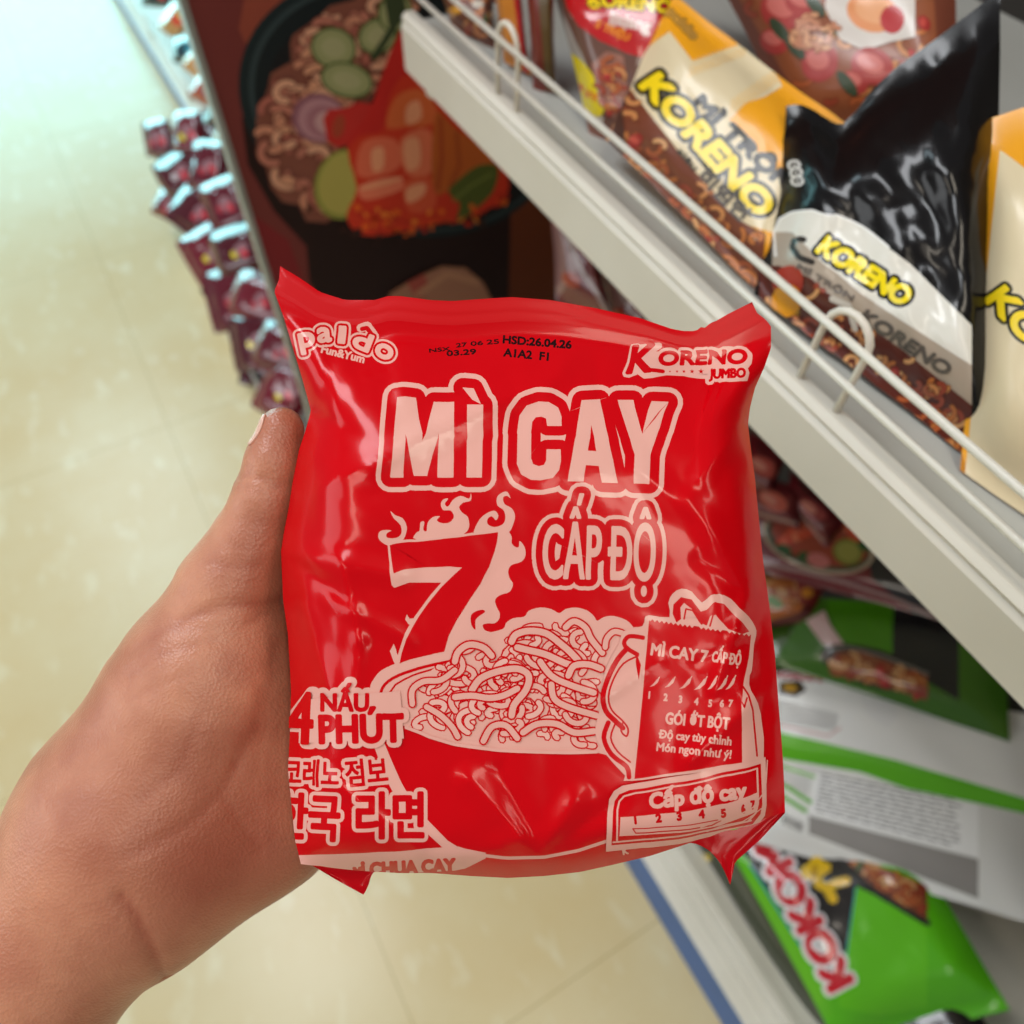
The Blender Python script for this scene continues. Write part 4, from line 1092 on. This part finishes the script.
# ---- yellow packet
A = Art(); Z = Zm(560, 0, 3.012)
CR = c(222, 206, 170)
A.poly(Z((150,430),(185,250),(250,150),(330,95),(400,185),(560,128),(640,205),(670,260),(620,290),(560,310),(510,360),(560,420),(700,560),(640,700),(520,665),(330,450),(210,260)), CR)
for k in range(7):
    for i in range(16):
        A.disc(Z((400 + i*11 - k*2, 182 - i*4.2 + k*8))[0], .9, .9, c(240, 190, 90) if k > 2 else c(232, 196, 130), n=6)
        A.disc(Z((520 + i*10 - k*1.5, 330 - i*7 + k*8 - 30))[0], .9, .9, c(238, 190, 100), n=6)
food(A, Z((120,330),(190,240),(260,330),(360,460),(520,650),(620,705),(600,900),(480,880),(300,640),(180,480)), 5, 60, 3.0)
A.poly(Z((60,560),(150,420),(200,260),(215,240),(190,330),(200,450),(150,600)), c(74, 44, 34))
A.text('paldo', (667, 13), (693, 40), 8.5, [(1.6, c(90, 58, 20)), (.5, c(214, 160, 70))])
A.text('KORENO', (640, 86), (757, 217), 23, [(6.4, c(24, 20, 14)), (2.2, YEL)], skew=.15)
A.text('MÌ TRỘN', (692.5, 104), (785, 192), 13.5, [(2.0, c(30, 22, 16))], skew=.12)
A.text('siêu', (677, 152), (694, 171), 6, [(.7, c(70, 62, 52))]); A.text('비빔면', (699, 178), (741, 221), 12.5, [(.9, c(96, 90, 84))])
nY = nrm(-.62, -.10, .78)
shelf_packet('noodle_packet', 'yellow and cream noodle packet leaning on the wire guard, black and yellow lettering', ((664,-14),(852,128),(776,312),(606,140)), P_on((690, 225), x=.2775), nY, A, c(238, 164, 26), matte, .016, (30, 30), 3, bow=5)

# ---- black packet
A = Art()
A.poly(Z((648,760),(642,700),(660,660),(700,638),(760,632),(830,645),(910,680),(980,740),(1060,800),(1240,980),(1240,1150),(1150,1080),(1020,1000),(900,930),(760,830),(700,800)), c(226, 224, 214))
A.poly(Z((640,740),(650,700),(700,700),(760,760),(900,880),(1020,960),(1240,1100),(1240,1240),(1020,1080),(860,960),(700,860),(640,800)), c(172, 158, 142))
A.stroke(Z((650,770),(644,700),(662,660),(700,640),(760,634),(830,647),(910,682),(990,745)), 1.2, c(240, 240, 236))
food(A, Z((600,800),(660,800),(760,840),(900,960),(1040,1060),(1240,1220),(1240,1500),(1000,1330),(800,1130),(600,930)), 8, 80, 3.0, base=(92, 42, 34))
A.disc(Z((690,850))[0], 15, 17, c(168, 50, 36), .4); A.disc(Z((685,905))[0], 15, 17, c(224, 150, 30), .4)
for i in range(6): A.stroke(Z((650+i*3, 870+i*11), (725, 890+i*11)), .5, c(236, 180, 60))
A.stroke(Z((820,900),(870,920),(890,990)), 3, c(206, 200, 190))
A.stroke(Z((705,725),(700,745),(720,775),(760,790)), 3, c(54, 48, 44)); A.stroke(Z((720,720),(735,722)), 3, c(54, 48, 44))
A.text('MÌ TRỘN', Z((715,808))[0], Z((880,905))[0], 5, [(.6, c(110, 100, 92))]); A.text('KORENO', Z((900,960))[0], Z((1160,1130))[0], 12, [(1.2, c(90, 84, 78))], skew=.2)
A.text('KORENO', Z((772,757))[0], Z((1030,920))[0], 18, [(5.2, c(20, 18, 14)), (1.7, c(244, 220, 10))], skew=.15)
for i, (x, y) in enumerate(((705, 497), (712, 520), (716, 545))): A.disc(Z((x, y))[0], 7, 5.5, c(220, 218, 214)); A.disc(Z((x, y))[0], 4, 3.2, c(70, 68, 66)); A.disc(Z((x+1, y+1))[0], 1.4, 1.2, c(220, 218, 214))
nB = nrm(-.70, -.12, .70)
shelf_packet('noodle_packet', 'black noodle packet with white oval and yellow lettering, beside the yellow packet', ((786,106),(1000,-10),(1010,490),(754,294)), P_on((812, 350), x=.2755), nB, A, c(16, 14, 14), black_film, .019, (34, 34), 12, bow=5, crinkle=.0045, top=[(786,107),(800,105),(813,110),(826,119),(841,127),(856,112),(872,90),(896,68),(940,36),(1000,-10)])

# ---- back row packet with noodle picture
A = Art(); Q = Zm(640, 0, 4)
pic = [(716,-40),(930,-60),(940,90),(860,124),(838,118),(790,84)]
food(A, pic, 21, 70, 3.6, base=(150, 84, 52))
A.poly(Q((740,30),(760,-80),(1100,-80),(1100,150),(1000,170),(900,205),(800,160)), c(222, 214, 206)); A.disc(Q((930,50))[0], 26, 20, c(232, 150, 92), .3); A.disc(Q((935,42))[0], 19, 13, c(240, 172, 120), .3)
for x, y, rx, ry in ((570,40,22,20),(540,165,15,13),(720,250,18,20),(930,265,22,18),(650,10,18,14),(860,330,14,12)):
    p = Q((x, y))[0]; A.disc(p, rx, ry, c(176, 62, 58), .4); A.disc((p[0]-2, p[1]-3), rx*.65, ry*.5, c(208, 110, 100), .4)
for x, y in ((620,190),(560,120),(830,335),(700,20)): A.disc(Q((x, y))[0], 15, 6, c(60, 74, 52), .9)
A.noodles(Q((600,100),(700,40),(800,90),(800,200),(700,230),(620,190)), [c(222,164,120), c(206,140,104)], c(150, 84, 60), 22, 18, 3, (4, 10), .25)
A.disc(Q((1010,80))[0], 12, 14, c(190, 40, 44))
shelf_packet('noodle_packet', 'noodle packet with fried egg and ham picture, standing behind the yellow packet', ((684,-80),(960,-110),(960,122),(800,150)), P_on((800, 60), x=.418), nrm(-.75, -.15, .65), A, c(120, 62, 44), matte, .014, (24, 24), 31, bow=4)

# ---- red mixed-noodle packet
A = Art(); W = Zm(400, 0, 4.6545)
A.poly(W((700,-60),(860,160),(900,330),(960,520),(940,580),(800,520),(740,250),(690,80)), c(196, 188, 178))
A.poly(W((690,-80),(700,60),(745,230),(790,420),(960,560),(1200,480),(1250,250),(1100,200),(930,160),(800,80)), c(104, 70, 58))
A.poly(W((730,-120),(780,40),(830,120),(930,190),(1060,250),(1250,300),(1300,-120)), c(186, 24, 28))
A.poly(W((735,-60),(760,60),(880,330),(900,400),(840,330),(790,240),(750,240),(725,60)), c(168, 160, 152))
A.disc(W((850,395))[0], 14, 36, c(228, 206, 20), -.52); A.text('거품 낫지', W((790,400))[0], W((905,470))[0], 6, [(.6, c(206, 110, 20))])
food(A, W((890,300),(960,240),(1040,260),(1060,420),(1000,560),(930,480)), 9, 18, 2.4, base=(150, 100, 84))
A.disc(W((910,10))[0], 9, 7, YEL); A.disc(W((908,4))[0], 6, 4, c(190, 26, 26)); A.text('KORENO', W((880,22))[0], W((1260,60))[0], 12, [(2.2, c(24,18,12)), (1.0, YEL)])
A.text('Jjajang', W((965,105))[0], W((1160,150))[0], 12, [(.7, c(214, 190, 180))]); A.text('5 TRIỆU', W((910,125))[0], W((1060,190))[0], 7, [(.6, c(226, 130, 30))])
shelf_packet('noodle_packet', 'red noodle packet with a yellow oval, half hidden behind the yellow packet', ((546,-30),(690,-60),(664,168),(590,142)), P_on((600, 130), x=.292), nrm(-.72, -.30, .62), A, c(120, 74, 60), gloss, .014, (22, 22), 17, bow=4)

# ---- standing packets seen on edge, and the small brown one at the shelf end
A = Art()
A.poly(W((520,-40),(560,-40),(600,330),(575,350),(545,200)), c(178, 16, 22)); A.poly(W((420,-40),(525,-40),(575,350),(530,330),(460,230)), c(196, 120, 28))
shelf_packet('noodle_packet', 'orange and red packet standing on edge, before the brown packet by the shelf end', ((488,-40),(520,-44),(531,76),(504,62)), P_on((520, 72), z=ZS + .002), nrm(-.9, -.35, .2), A, c(190, 112, 26), matte, .008, (12, 16), 41, bow=2)
A = Art(); A.poly([(536,-30),(548,-30),(556,90),(546,90)], c(88, 66, 26))
shelf_packet('noodle_packet', 'dark red-brown packet standing on edge between the orange and the red packets', ((522,-44),(556,-46),(556,92),(533,92)), P_on((545, 90), z=ZS + .002), nrm(-.9, -.35, .2), A, c(112, 34, 22), matte, .008, (12, 16), 43, bow=2)
A = Art(); food(A, [(425,-40),(500,-40),(500,34),(470,38),(436,16)], 4, 22, 2.6, base=(112, 60, 40)); A.disc((456, 10), 6, 4, c(214, 150, 30)); A.disc((478, 4), 6, 4, c(200, 190, 176))
shelf_packet('noodle_packet', 'brown noodle packet leaning at the far end of the upper shelf', ((424,-44),(494,-50),(496,52),(452,26)), P_on((480, 40), z=ZS + .002), nrm(-.8, -.4, .45), A, c(96, 48, 34), matte, .009, (16, 16), 45, bow=2)

# ---- packets piled on the base shelf: local slope rising to the back
def slope(z0, deg, x0=.312):
    a = math.radians(deg); return (x0, 0, z0), nrm(-math.sin(a), -.05, math.cos(a))
p0, nS = slope(.198, 24)
A = Art(); KZ = Zm(740, 820, 6.4)
A.poly(KZ((0,200),(60,260),(430,820),(480,960),(560,1040),(660,1060),(690,780),(740,420),(1000,560),(1100,620),(1100,480),(830,330),(600,170),(540,150),(300,140),(120,110)), c(40, 36, 34))
A.poly(KZ((-60,230),(0,240),(60,270),(280,620),(430,850),(560,1100),(460,1250),(320,930),(130,640),(0,420)), c(96, 190, 20)); A.stroke(KZ((70,290),(280,630),(450,900),(560,1060)), 1.3, c(40, 128, 150))
A.poly(KZ((745,425),(860,480),(1000,570),(1200,690),(1200,1200),(900,1250),(640,1200),(610,1060),(690,790)), c(100, 196, 24)); A.stroke(KZ((742,430),(690,790),(670,1000)), .8, c(60, 170, 170))
food(A, KZ((610,170),(720,210),(860,290),(1000,330),(1200,420),(1200,640),(1000,530),(830,420),(740,340)), 14, 26, 2.6, base=(126, 66, 46)); A.stroke(KZ((560,160),(680,290),(800,410),(1000,540),(1200,660)), 3, c(44, 42, 40))
A.poly(KZ((240,60),(420,130),(500,170),(300,160),(200,110)), c(88, 160, 24))
b0, b1 = (852, 980), (773, 829)
A.text('KOKOMI', b0, b1, 25, [(6.0, c(236, 230, 230))]); A.text('KOKOMI', b0, b1, 24, [(3.0, c(206, 34, 46))])
for x, y in ((308, 458), (500, 797)): A.disc(KZ((x, y))[0], 7.2, 6.2, c(238, 234, 234)); A.disc(KZ((x, y))[0], 2.3, 2.0, c(24, 22, 24))
G = c(232, 188, 24)
A.disc(KZ((425,177))[0], 6, 3.6, G); A.disc(KZ((527,183))[0], 4.4, 3.8, G)
A.poly(KZ((475,220),(515,218),(525,260),(580,285),(580,330),(540,350),(510,390),(460,395),(400,365),(385,325),(400,300),(440,280)), G); A.stroke(KZ((480,300),(470,380)), 3, c(196, 150, 20))
A.stroke(KZ((680,390),(610,405),(560,440),(500,410)), 4.6, G); A.stroke(KZ((560,440),(595,505)), 5, G)
kok = shelf_packet('noodle_packet', 'black and green noodle packet with red and white lettering, on top of the front pile', ((716,826),(905,826),(1010,1010),(840,1050)), p0, nS, A, c(90, 186, 24), gloss, .016, (32, 32), 51, bow=1, crinkle=.0028)
# next packet below right, lying against it
A = Art(); A.poly([(870,985),(1100,930),(1100,1200),(840,1200)], c(38, 34, 32)); A.stroke([(826,1020),(870,985),(930,962)], 5, c(96, 196, 30)); A.text('KOKOMI', (905,1080), (866,990), 24, [(5, c(236,230,230)), (2.4, c(196, 40, 50))])
shelf_packet('noodle_packet', 'green-edged black noodle packet at the near end of the front pile', ((838,1022),(935,958),(1120,1180),(960,1240)), slope(0.191, 22)[0], slope(0.191, 22)[1], A, c(70, 170, 30), gloss, .014, (22, 22), 53, bow=3)
# white backs with small print
def printed_lines(A, quad, rows, seed, col, w=.55):
    R_ = random.Random(seed); q = np.array(quad, float)
    for r in range(rows):
        v = (r + .5) / rows; a = q[0] + (q[3] - q[0]) * v; b_ = q[1] + (q[2] - q[1]) * v; u = 0.0
        while u < .97:
            L = R_.uniform(.03, .12); A.stroke([a + (b_ - a) * u, a + (b_ - a) * min(u + L, 1)], w, col); u += L + .025
A = Art(); T_ = Zm(610, 740, 3.53)
A.poly(T_((500,20),(1300,60),(1300,700),(690,330),(600,240)), c(236, 236, 232)); A.poly(T_((600,30),(740,60),(1010,150),(1300,260),(1300,160),(1000,70),(700,0)), c(96, 180, 28)); A.stroke(T_((600,150),(700,215),(720,225)), 2.2, c(96, 180, 30)); A.stroke(T_((605,195),(690,250)), 2.2, c(96, 180, 30)); A.stroke(T_((600,90),(720,130)), 1.6, c(110, 184, 40))
A.poly(T_((735,90),(1300,190),(1300,420),(705,260)), c(246, 246, 244)); A.poly(T_((700,265),(1300,420),(1300,560),(700,330)), c(150, 146, 142))
printed_lines(A, T_((748,100),(1240,190),(1230,385),(725,255)), 11, 3, c(120, 118, 116), .8); printed_lines(A, T_((605,95),(710,140),(700,200),(600,150)), 5, 4, c(140, 138, 132), .5)
for i in range(14): A.stroke(T_((612 + i*5.4, 262 + i*2.4), (606 + i*5.4, 292 + i*2.4)), .45, c(70, 66, 66))
shelf_packet('noodle_packet', 'face-down grey and white packet with a small-print panel, above the lettered black one', ((752,725),(1040,770),(1050,930),(742,838)), slope(0.210, 24)[0], slope(0.210, 24)[1], A, c(232, 232, 228), matte, .008, (24, 22), 57, bow=3)
A = Art()
A.poly([(740,670),(830,672),(1050,740),(1050,800),(740,724)], c(244, 244, 240)); A.poly([(740,726),(780,732),(830,744),(896,760),(1050,806),(1050,840),(860,772),(740,752)], c(98, 188, 26))
printed_lines(A, [(776,698),(838,714),(834,730),(776,722)], 6, 8, c(96, 92, 90), .55); A.stroke([(776,724),(828,736),(840,728)], .6, c(190, 90, 90)); A.poly([(780,682),(800,680),(806,690),(796,697),(778,694)], c(60, 46, 24)); A.disc((790,688), 7, 4, c(196, 148, 30), .2); A.text('KOKOMI', (776, 677), (822, 682), 5, [(1.2, c(220,200,200)), (.5, c(186, 50, 60))])
A.poly([(858,692),(872,688),(892,700),(900,716),(886,728),(868,716)], c(240, 240, 238))
shelf_packet('noodle_packet', 'face-down white packet with a bright green band, above the grey small-print one', ((748,664),(1040,716),(1046,818),(745,756)), slope(0.222, 26)[0], slope(0.222, 26)[1], A, c(238, 238, 234), matte, .008, (24, 18), 59, bow=2)
# green packet with a bowl
A = Art(); H = Zm(740, 560, 6.4)
A.poly(H((560,200),(1000,230),(1400,330),(1400,800),(980,640),(700,540),(640,500),(560,330)), c(74, 138, 22)); A.poly(H((420,390),(540,320),(580,420),(670,545),(600,570),(530,540)), c(206, 172, 166)); A.poly(H((980,200),(1400,300),(1400,900),(975,650)), c(36, 36, 36))
A.disc(H((860,690))[0], 56, 19, c(40, 36, 32), .28); food(A, H((560,660),(620,590),(760,580),(980,660),(1200,740),(1200,900),(980,830),(760,770),(580,735)), 33, 34, 2.6, base=(140, 80, 50)); A.stroke(H((525,640),(560,580),(680,555),(900,610),(1200,730)), 1.4, c(120, 116, 108))
shelf_packet('noodle_packet', 'green noodle packet with a dark bowl of noodles, lying below the red bowl packet', ((806,596),(1010,612),(1010,742),(772,664)), slope(0.225, 28)[0], slope(0.225, 28)[1], A, c(64, 110, 26), gloss, .008, (22, 20), 61, bow=3)
# red packet with a big bowl of prawn noodles
A = Art(); B_ = Zm(740, 440, 3.2)
A.poly(B_((40,180),(260,230),(420,330),(600,420),(600,640),(300,470),(80,400)), c(112, 36, 38)); A.poly(B_((400,330),(640,440),(640,620),(490,500),(420,440)), c(42, 40, 40))
A.disc(B_((250,325))[0], 58, 30, c(176, 156, 130), .28); A.disc(B_((250,325))[0], 54, 27, c(52, 66, 40), .28); A.disc(B_((255,320))[0], 50, 24, c(150, 60, 40), .28)
for k in range(5): A.stroke(B_((130 + k*16, 330 - k*6), (170 + k*26, 290 - k*8), (300 + k*10, 258 - k*2 + 8), (370, 280 + k*10)), 4.4, [c(206,72,46), c(214,104,74), c(190,52,36), c(222,128,92), c(196,70,44)][k])
A.disc(B_((345,358))[0], 15, 13, c(116, 120, 44), .3); A.disc(B_((345,358))[0], 12, 10, c(150, 146, 66), .3)
for x, y in ((210,375),(140,350),(400,340)): A.disc(B_((x, y))[0], 8, 5, c(50, 84, 44), .4)
A.disc(B_((250,385))[0], 12, 7, c(196, 110, 104), .3)
A.stroke(B_((60,395),(200,420),(330,455),(500,512),(700,600)), 2.2, c(156, 128, 124)); A.stroke(B_((60,405),(200,432),(330,466),(500,522)), 1.4, c(120, 30, 34))
shelf_packet('noodle_packet', 'red noodle packet showing a prawn noodle bowl with lime, lying under the upper shelf edge', ((744,500),(880,470),(1010,640),(752,570)), slope(0.238, 30)[0], slope(0.238, 30)[1], A, c(112, 34, 38), gloss, .008, (24, 22), 63, bow=3)
# orange-red bowl packet partly under it, plus dark reds further back
A = Art(); food(A, [(760,572),(800,574),(812,590),(800,612),(768,622),(755,600)], 71, 14, 2.6, base=(176, 96, 40)); A.disc((774, 602), 10, 5, c(98, 136, 60), .5); A.poly([(796,580),(826,584),(815,606),(800,604)], c(130, 40, 40)); A.disc((807, 593), 6, 5, c(206, 130, 40))
shelf_packet('noodle_packet', 'small orange and red packet peeping out below the prawn bowl packet', ((748,562),(830,574),(812,622),(744,630)), slope(0.227, 28)[0], slope(0.227, 28)[1], A, c(96, 34, 30), gloss, .010, (14, 14), 65, bow=2)
A = Art(); A.poly([(752,630),(790,610),(800,640),(812,668),(770,670)], c(58, 88, 26)); A.stroke([(792,632),(806,660)], 2.4, c(110, 110, 104))
shelf_packet('noodle_packet', 'dark green noodle packet in shadow, above the small-print white one', ((744,626),(806,614),(822,674),(748,682)), slope(0.213, 27)[0], slope(0.213, 27)[1], A, c(34, 28, 22), gloss, .010, (14, 14), 67, bow=2)
dark_red = [((748,430),(790,452),(770,500),(744,486),'dark red noodle packet highest of the pile beneath the price rail'), ((744,470),(806,488),(800,530),(742,516),'dull red noodle packet lying just above the prawn bowl packet'),
            ((790,470),(850,520),(826,548),(784,500),'crumpled maroon packet wedged between the price rail and the prawn bowl packet')]
for i, (a, b_, c_, d_, lab) in enumerate(dark_red):
    A = Art(); m = (np.array(a) + b_ + c_ + d_) / 4
    A.disc(tuple(m), 16, 9, [c(176,74,66), c(190,90,74), c(150,60,60)][i], .5); A.disc((m[0]-4, m[1]-2), 9, 4, c(206,130,112), .6); A.stroke([np.array(d_) + [4,-6], np.array(c_) + [-4,-6]], 1.6, c(150, 116, 112))
    s0 = slope(0.258 - .008*i, 32); shelf_packet('noodle_packet', lab, (a, b_, c_, d_), s0[0], s0[1], A, c(104, 26, 32), gloss, .011, (14, 14), 70 + i, bow=2)
# front edge of the pile: packets standing on edge behind the rail
def edge_pack(lab, quad, x, colr, art, seed):
    shelf_packet('noodle_packet', lab, quad, P_on(quad[3], x=x), nrm(-.96, -.03, .25), art, colr, gloss, .008, (20, 12), seed, bow=1.5, crinkle=.002, seam=2)
A = Art(); A.stroke([(694,846),(724,900),(770,985),(800,1040)], 2.2, c(176,178,170)); A.stroke([(702,846),(734,905),(780,985),(812,1040)], 2.6, c(36,40,32)); A.stroke([(680,846),(706,900),(756,985)], 2.4, c(60,110,36)); food(A, [(708,930),(722,944),(752,978),(760,990),(748,984),(716,950)], 81, 10, 1.8, base=(150, 70, 40)); A.stroke([(690,862),(712,900),(740,955),(790,1030)], 1.2, c(170, 170, 164)); A.stroke([(690,856),(706,880)], 5, c(96,170,30)); A.disc((706,858), 5, 4, c(220,190,40))
edge_pack('green and grey noodle packet standing on edge against the base rail', ((686,826),(716,822),(846,1044),(814,1050)), .303, c(70, 76, 60), A, 82)

# packets under the upper shelf at the far end
for i, (quad, lab) in enumerate((((((548,196)),(592,236),(620,330),(556,300)), 'pale red noodle packet slumped below the shelf lip near the poster'), (((588,232),(640,286),(668,360),(606,330)), 'dark red packet below the shelf lip, half hidden by the held packet'))):
    A = Art(); q = np.array(quad, float); m = q.mean(0)
    A.poly([q[0], q[0]*.5+q[1]*.5, m, q[3]], c(150, 112, 112)); A.disc(tuple(m + [-8, 14]), 10, 7, c(176, 70, 44), .6); A.stroke([q[0] + [6, 6], m, q[2]], 2.2, c(178, 160, 160)); A.disc(tuple(q[0]*.7 + q[1]*.3 + [2, 14]), 8, 5, c(70, 70, 84), .7)
    shelf_packet('noodle_packet', lab, quad, (.33 + .03*i, 0, .40), nrm(-.8, -.35, .5), A, c(112, 34, 38), gloss, .012, (16, 16), 90 + i, bow=2, crinkle=.004)

# ---- far unit: dark red packets heaped under the lip, colourful ones above
def far_pack(lab, ctr, size, pt, n, base, art_fn, seed, grp):
    rs = random.Random(seed); a = rs.uniform(-3, 3); w, hgt = size
    u = np.array([math.cos(1.0 + a), math.sin(1.0 + a)]); v = np.array([-u[1], u[0]])
    q = [np.array(ctr) - u*w/2 - v*hgt/2, np.array(ctr) - u*w/2 + v*hgt/2, np.array(ctr) + u*w/2 + v*hgt/2, np.array(ctr) + u*w/2 - v*hgt/2]
    q = [tuple(p) for p in (q[1], q[2], q[3], q[0])]
    A = Art(); art_fn(A, q, rs)
    shelf_packet('noodle_packet', lab, q, pt, n, A, base, far_film, .016, (14, 14), seed, bow=2, crinkle=.011, seam=0, group=grp)
far_film = film_material('far_film', .12, .55, 30, .9)
def art_red(A, q, rs):
    m = np.mean(np.array(q), 0)
    A.disc(tuple(m), 9, 6, c(150, 110, 116), rs.uniform(0, 3)); A.disc((m[0]+4, m[1]+3), 5, 3, c(206, 60, 70), 1); A.disc((m[0]-6, m[1]+5), 4, 3, rs.choice([c(220, 200, 60), c(200, 190, 190), c(180, 60, 70)]), 1)
def heap_pt(ctr, dz=0):             # the heap climbs from the aisle side of the tray up to the shelf rail
    for z in np.linspace(.40, .05, 60):
        p = P_on(ctr, z=z)
        if z <= .06 + 1.25 * max(0, p[0] - .06) + dz: return p
    return p
heap = [((158,138),(34,28),0), ((188,132),(40,30),0), ((180,172),(44,40),0), ((208,166),(48,38),0), ((172,206),(34,28),0), ((200,212),(52,50),0), ((226,204),(50,44),0), ((212,254),(56,52),0), ((240,250),(52,50),0), ((234,298),(60,54),0), ((260,300),(54,54),0), ((256,340),(56,50),0), ((282,350),(50,54),0), ((284,392),(54,48),0)]
labs = ['maroon packet at the far end of the tray, poking into the aisle', 'maroon packet just under the far shelf rail, at the top of the heap', 'wine-red packet below the topmost pair in the floor tray', 'dark red packet against the far shelf rail, beside the wine-red one',
        'small maroon packet jutting over the floor, lower corner pointing out', 'dark red packet in the upper middle of the far heap', 'maroon packet near the rail in the upper middle of the far heap', 'wine-red packet on the floor side of the far heap, middle',
        'maroon packet against the poster edge, middle of the far heap', 'shiny dark red packet in the lower middle of the far heap', 'red packet against the poster trim with a bright glint', 'maroon packet with a yellow spot low in the far heap', 'dark packet low beside the poster trim, above the thumb', 'lowest dark red packet of the far heap, just above the thumb tip']
for i, (ctr, size, _) in enumerate(heap):
    ratio = None
    far_pack(labs[i], ctr, size, heap_pt(ctr), nrm(-.45, -.25, .8), [c(96, 22, 36), c(112, 26, 40), c(80, 18, 30)][i % 3], art_red, 200 + i, 'dark red packets heaped in the floor tray')
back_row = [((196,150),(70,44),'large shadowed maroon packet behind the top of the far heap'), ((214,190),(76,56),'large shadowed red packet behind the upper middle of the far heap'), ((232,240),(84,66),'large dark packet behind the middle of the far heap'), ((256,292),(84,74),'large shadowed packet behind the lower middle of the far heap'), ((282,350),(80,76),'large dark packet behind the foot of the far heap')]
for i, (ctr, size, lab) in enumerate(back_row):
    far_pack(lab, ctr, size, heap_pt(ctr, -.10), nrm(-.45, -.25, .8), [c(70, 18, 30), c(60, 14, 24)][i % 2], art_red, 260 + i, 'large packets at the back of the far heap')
def art_mix(A, q, rs):
    m = np.mean(np.array(q), 0); A.disc(tuple(m), 7, 4, rs.choice([c(220,60,50), c(240,190,60), c(230,230,230), c(60,150,170)]), 1); A.disc((m[0]+5, m[1]-4), 4, 3, c(240, 220, 120), .5)
up = [((160,-6),(34,26),c(22,52,60),'dark teal packet at the top of the far shelf'), ((176,20),(30,26),c(196,150,90),'tan and red packet on the far shelf'), ((190,50),(32,26),c(40,70,78),'dark green packet behind the far shelf wires'), ((200,66),(30,24),c(206,150,90),'orange-tan packet on the far shelf, mid row'),
      ((208,92),(32,26),c(180,84,60),'rust-red packet on the far shelf'), ((220,112),(30,24),c(60,30,34),'blackish packet on the far shelf, beside the poster'), ((230,140),(30,24),c(160,140,90),'olive packet nearest the poster on the far shelf')]
for i, (ctr, size, col, lab) in enumerate(up):
    far_pack(lab, ctr, size, P_on(ctr, z=.22), nrm(-.7, -.3, .6), col, art_mix, 240 + i, 'packets on the far shelf')

# packets continuing along the upper shelf past the black one, and along the base
A = Art(); A.poly([(1000,150),(1200,300),(1200,700),(960,520)], c(222,206,170)); A.text('KORENO', (985, 300), (1120, 440), 24, [(5, c(24,20,14)), (1.8, YEL)], skew=.15)
shelf_packet('noodle_packet', 'yellow noodle packet standing after the black one along the shelf', ((985,120),(1150,60),(1200,640),(960,470)), P_on((985, 480), x=.285), nrm(-.7, -.12, .7), A, c(238, 164, 26), matte, .014, (20, 20), 101, bow=4)
# ================================================================== light
w = bpy.data.worlds.new('shop_world'); scene.world = w; w.use_nodes = True
bg = w.node_tree.nodes['Background']; bg.inputs['Color'].default_value = (.92, .93, 1.0, 1); bg.inputs['Strength'].default_value = .15
def area(name, loc, rot, sx, sy, power, col, spread=None):
    l = bpy.data.lights.new(name, 'AREA'); l.shape = 'RECTANGLE'; l.size = sx; l.size_y = sy; l.energy = power; l.color = col
    o = bpy.data.objects.new(name, l); COL.objects.link(o); o.location = loc; o.rotation_euler = rot; return o
area('ceiling_tube', (-.6, 1.1, 2.75), (0, 0, 0), .5, 1.6, 30, (.94, .97, 1.0))
area('ceiling_tube', (.1, -.9, 2.75), (0, 0, 0), .35, 1.4, 14, (1, .90, .74))
area('ceiling_tube', (-.6, 3.4, 2.75), (0, 0, 0), .9, 1.8, 40, (.72, .92, 1.0))
area('shop_front_daylight', (-.6, 8.6, 1.7), (math.radians(-90), 0, 0), 5.0, 3.2, 330, (.40, .95, 1.0))
area('side_daylight', (-3.4, 1.6, 2.0), (0, math.radians(-68), 0), 1.6, 2.6, 34, (.95, .98, 1.0))
area('ceiling_tube', (-1.7, -.2, 2.75), (0, 0, 0), .3, 1.4, 12, (1, .90, .76))  # unseen lamp, added so the packet film reflects more streaks
area('ceiling_tube', (1.5, -1.6, 2.75), (0, 0, 0), .3, 1.4, 10, (1, .90, .76))  # another unseen lamp added for reflections on the film
area('ceiling_tube', (-.4, -2.6, 2.75), (0, 0, 0), .3, 1.4, 10, (1, .90, .76))  # unseen rear lamp, likewise added for film highlights
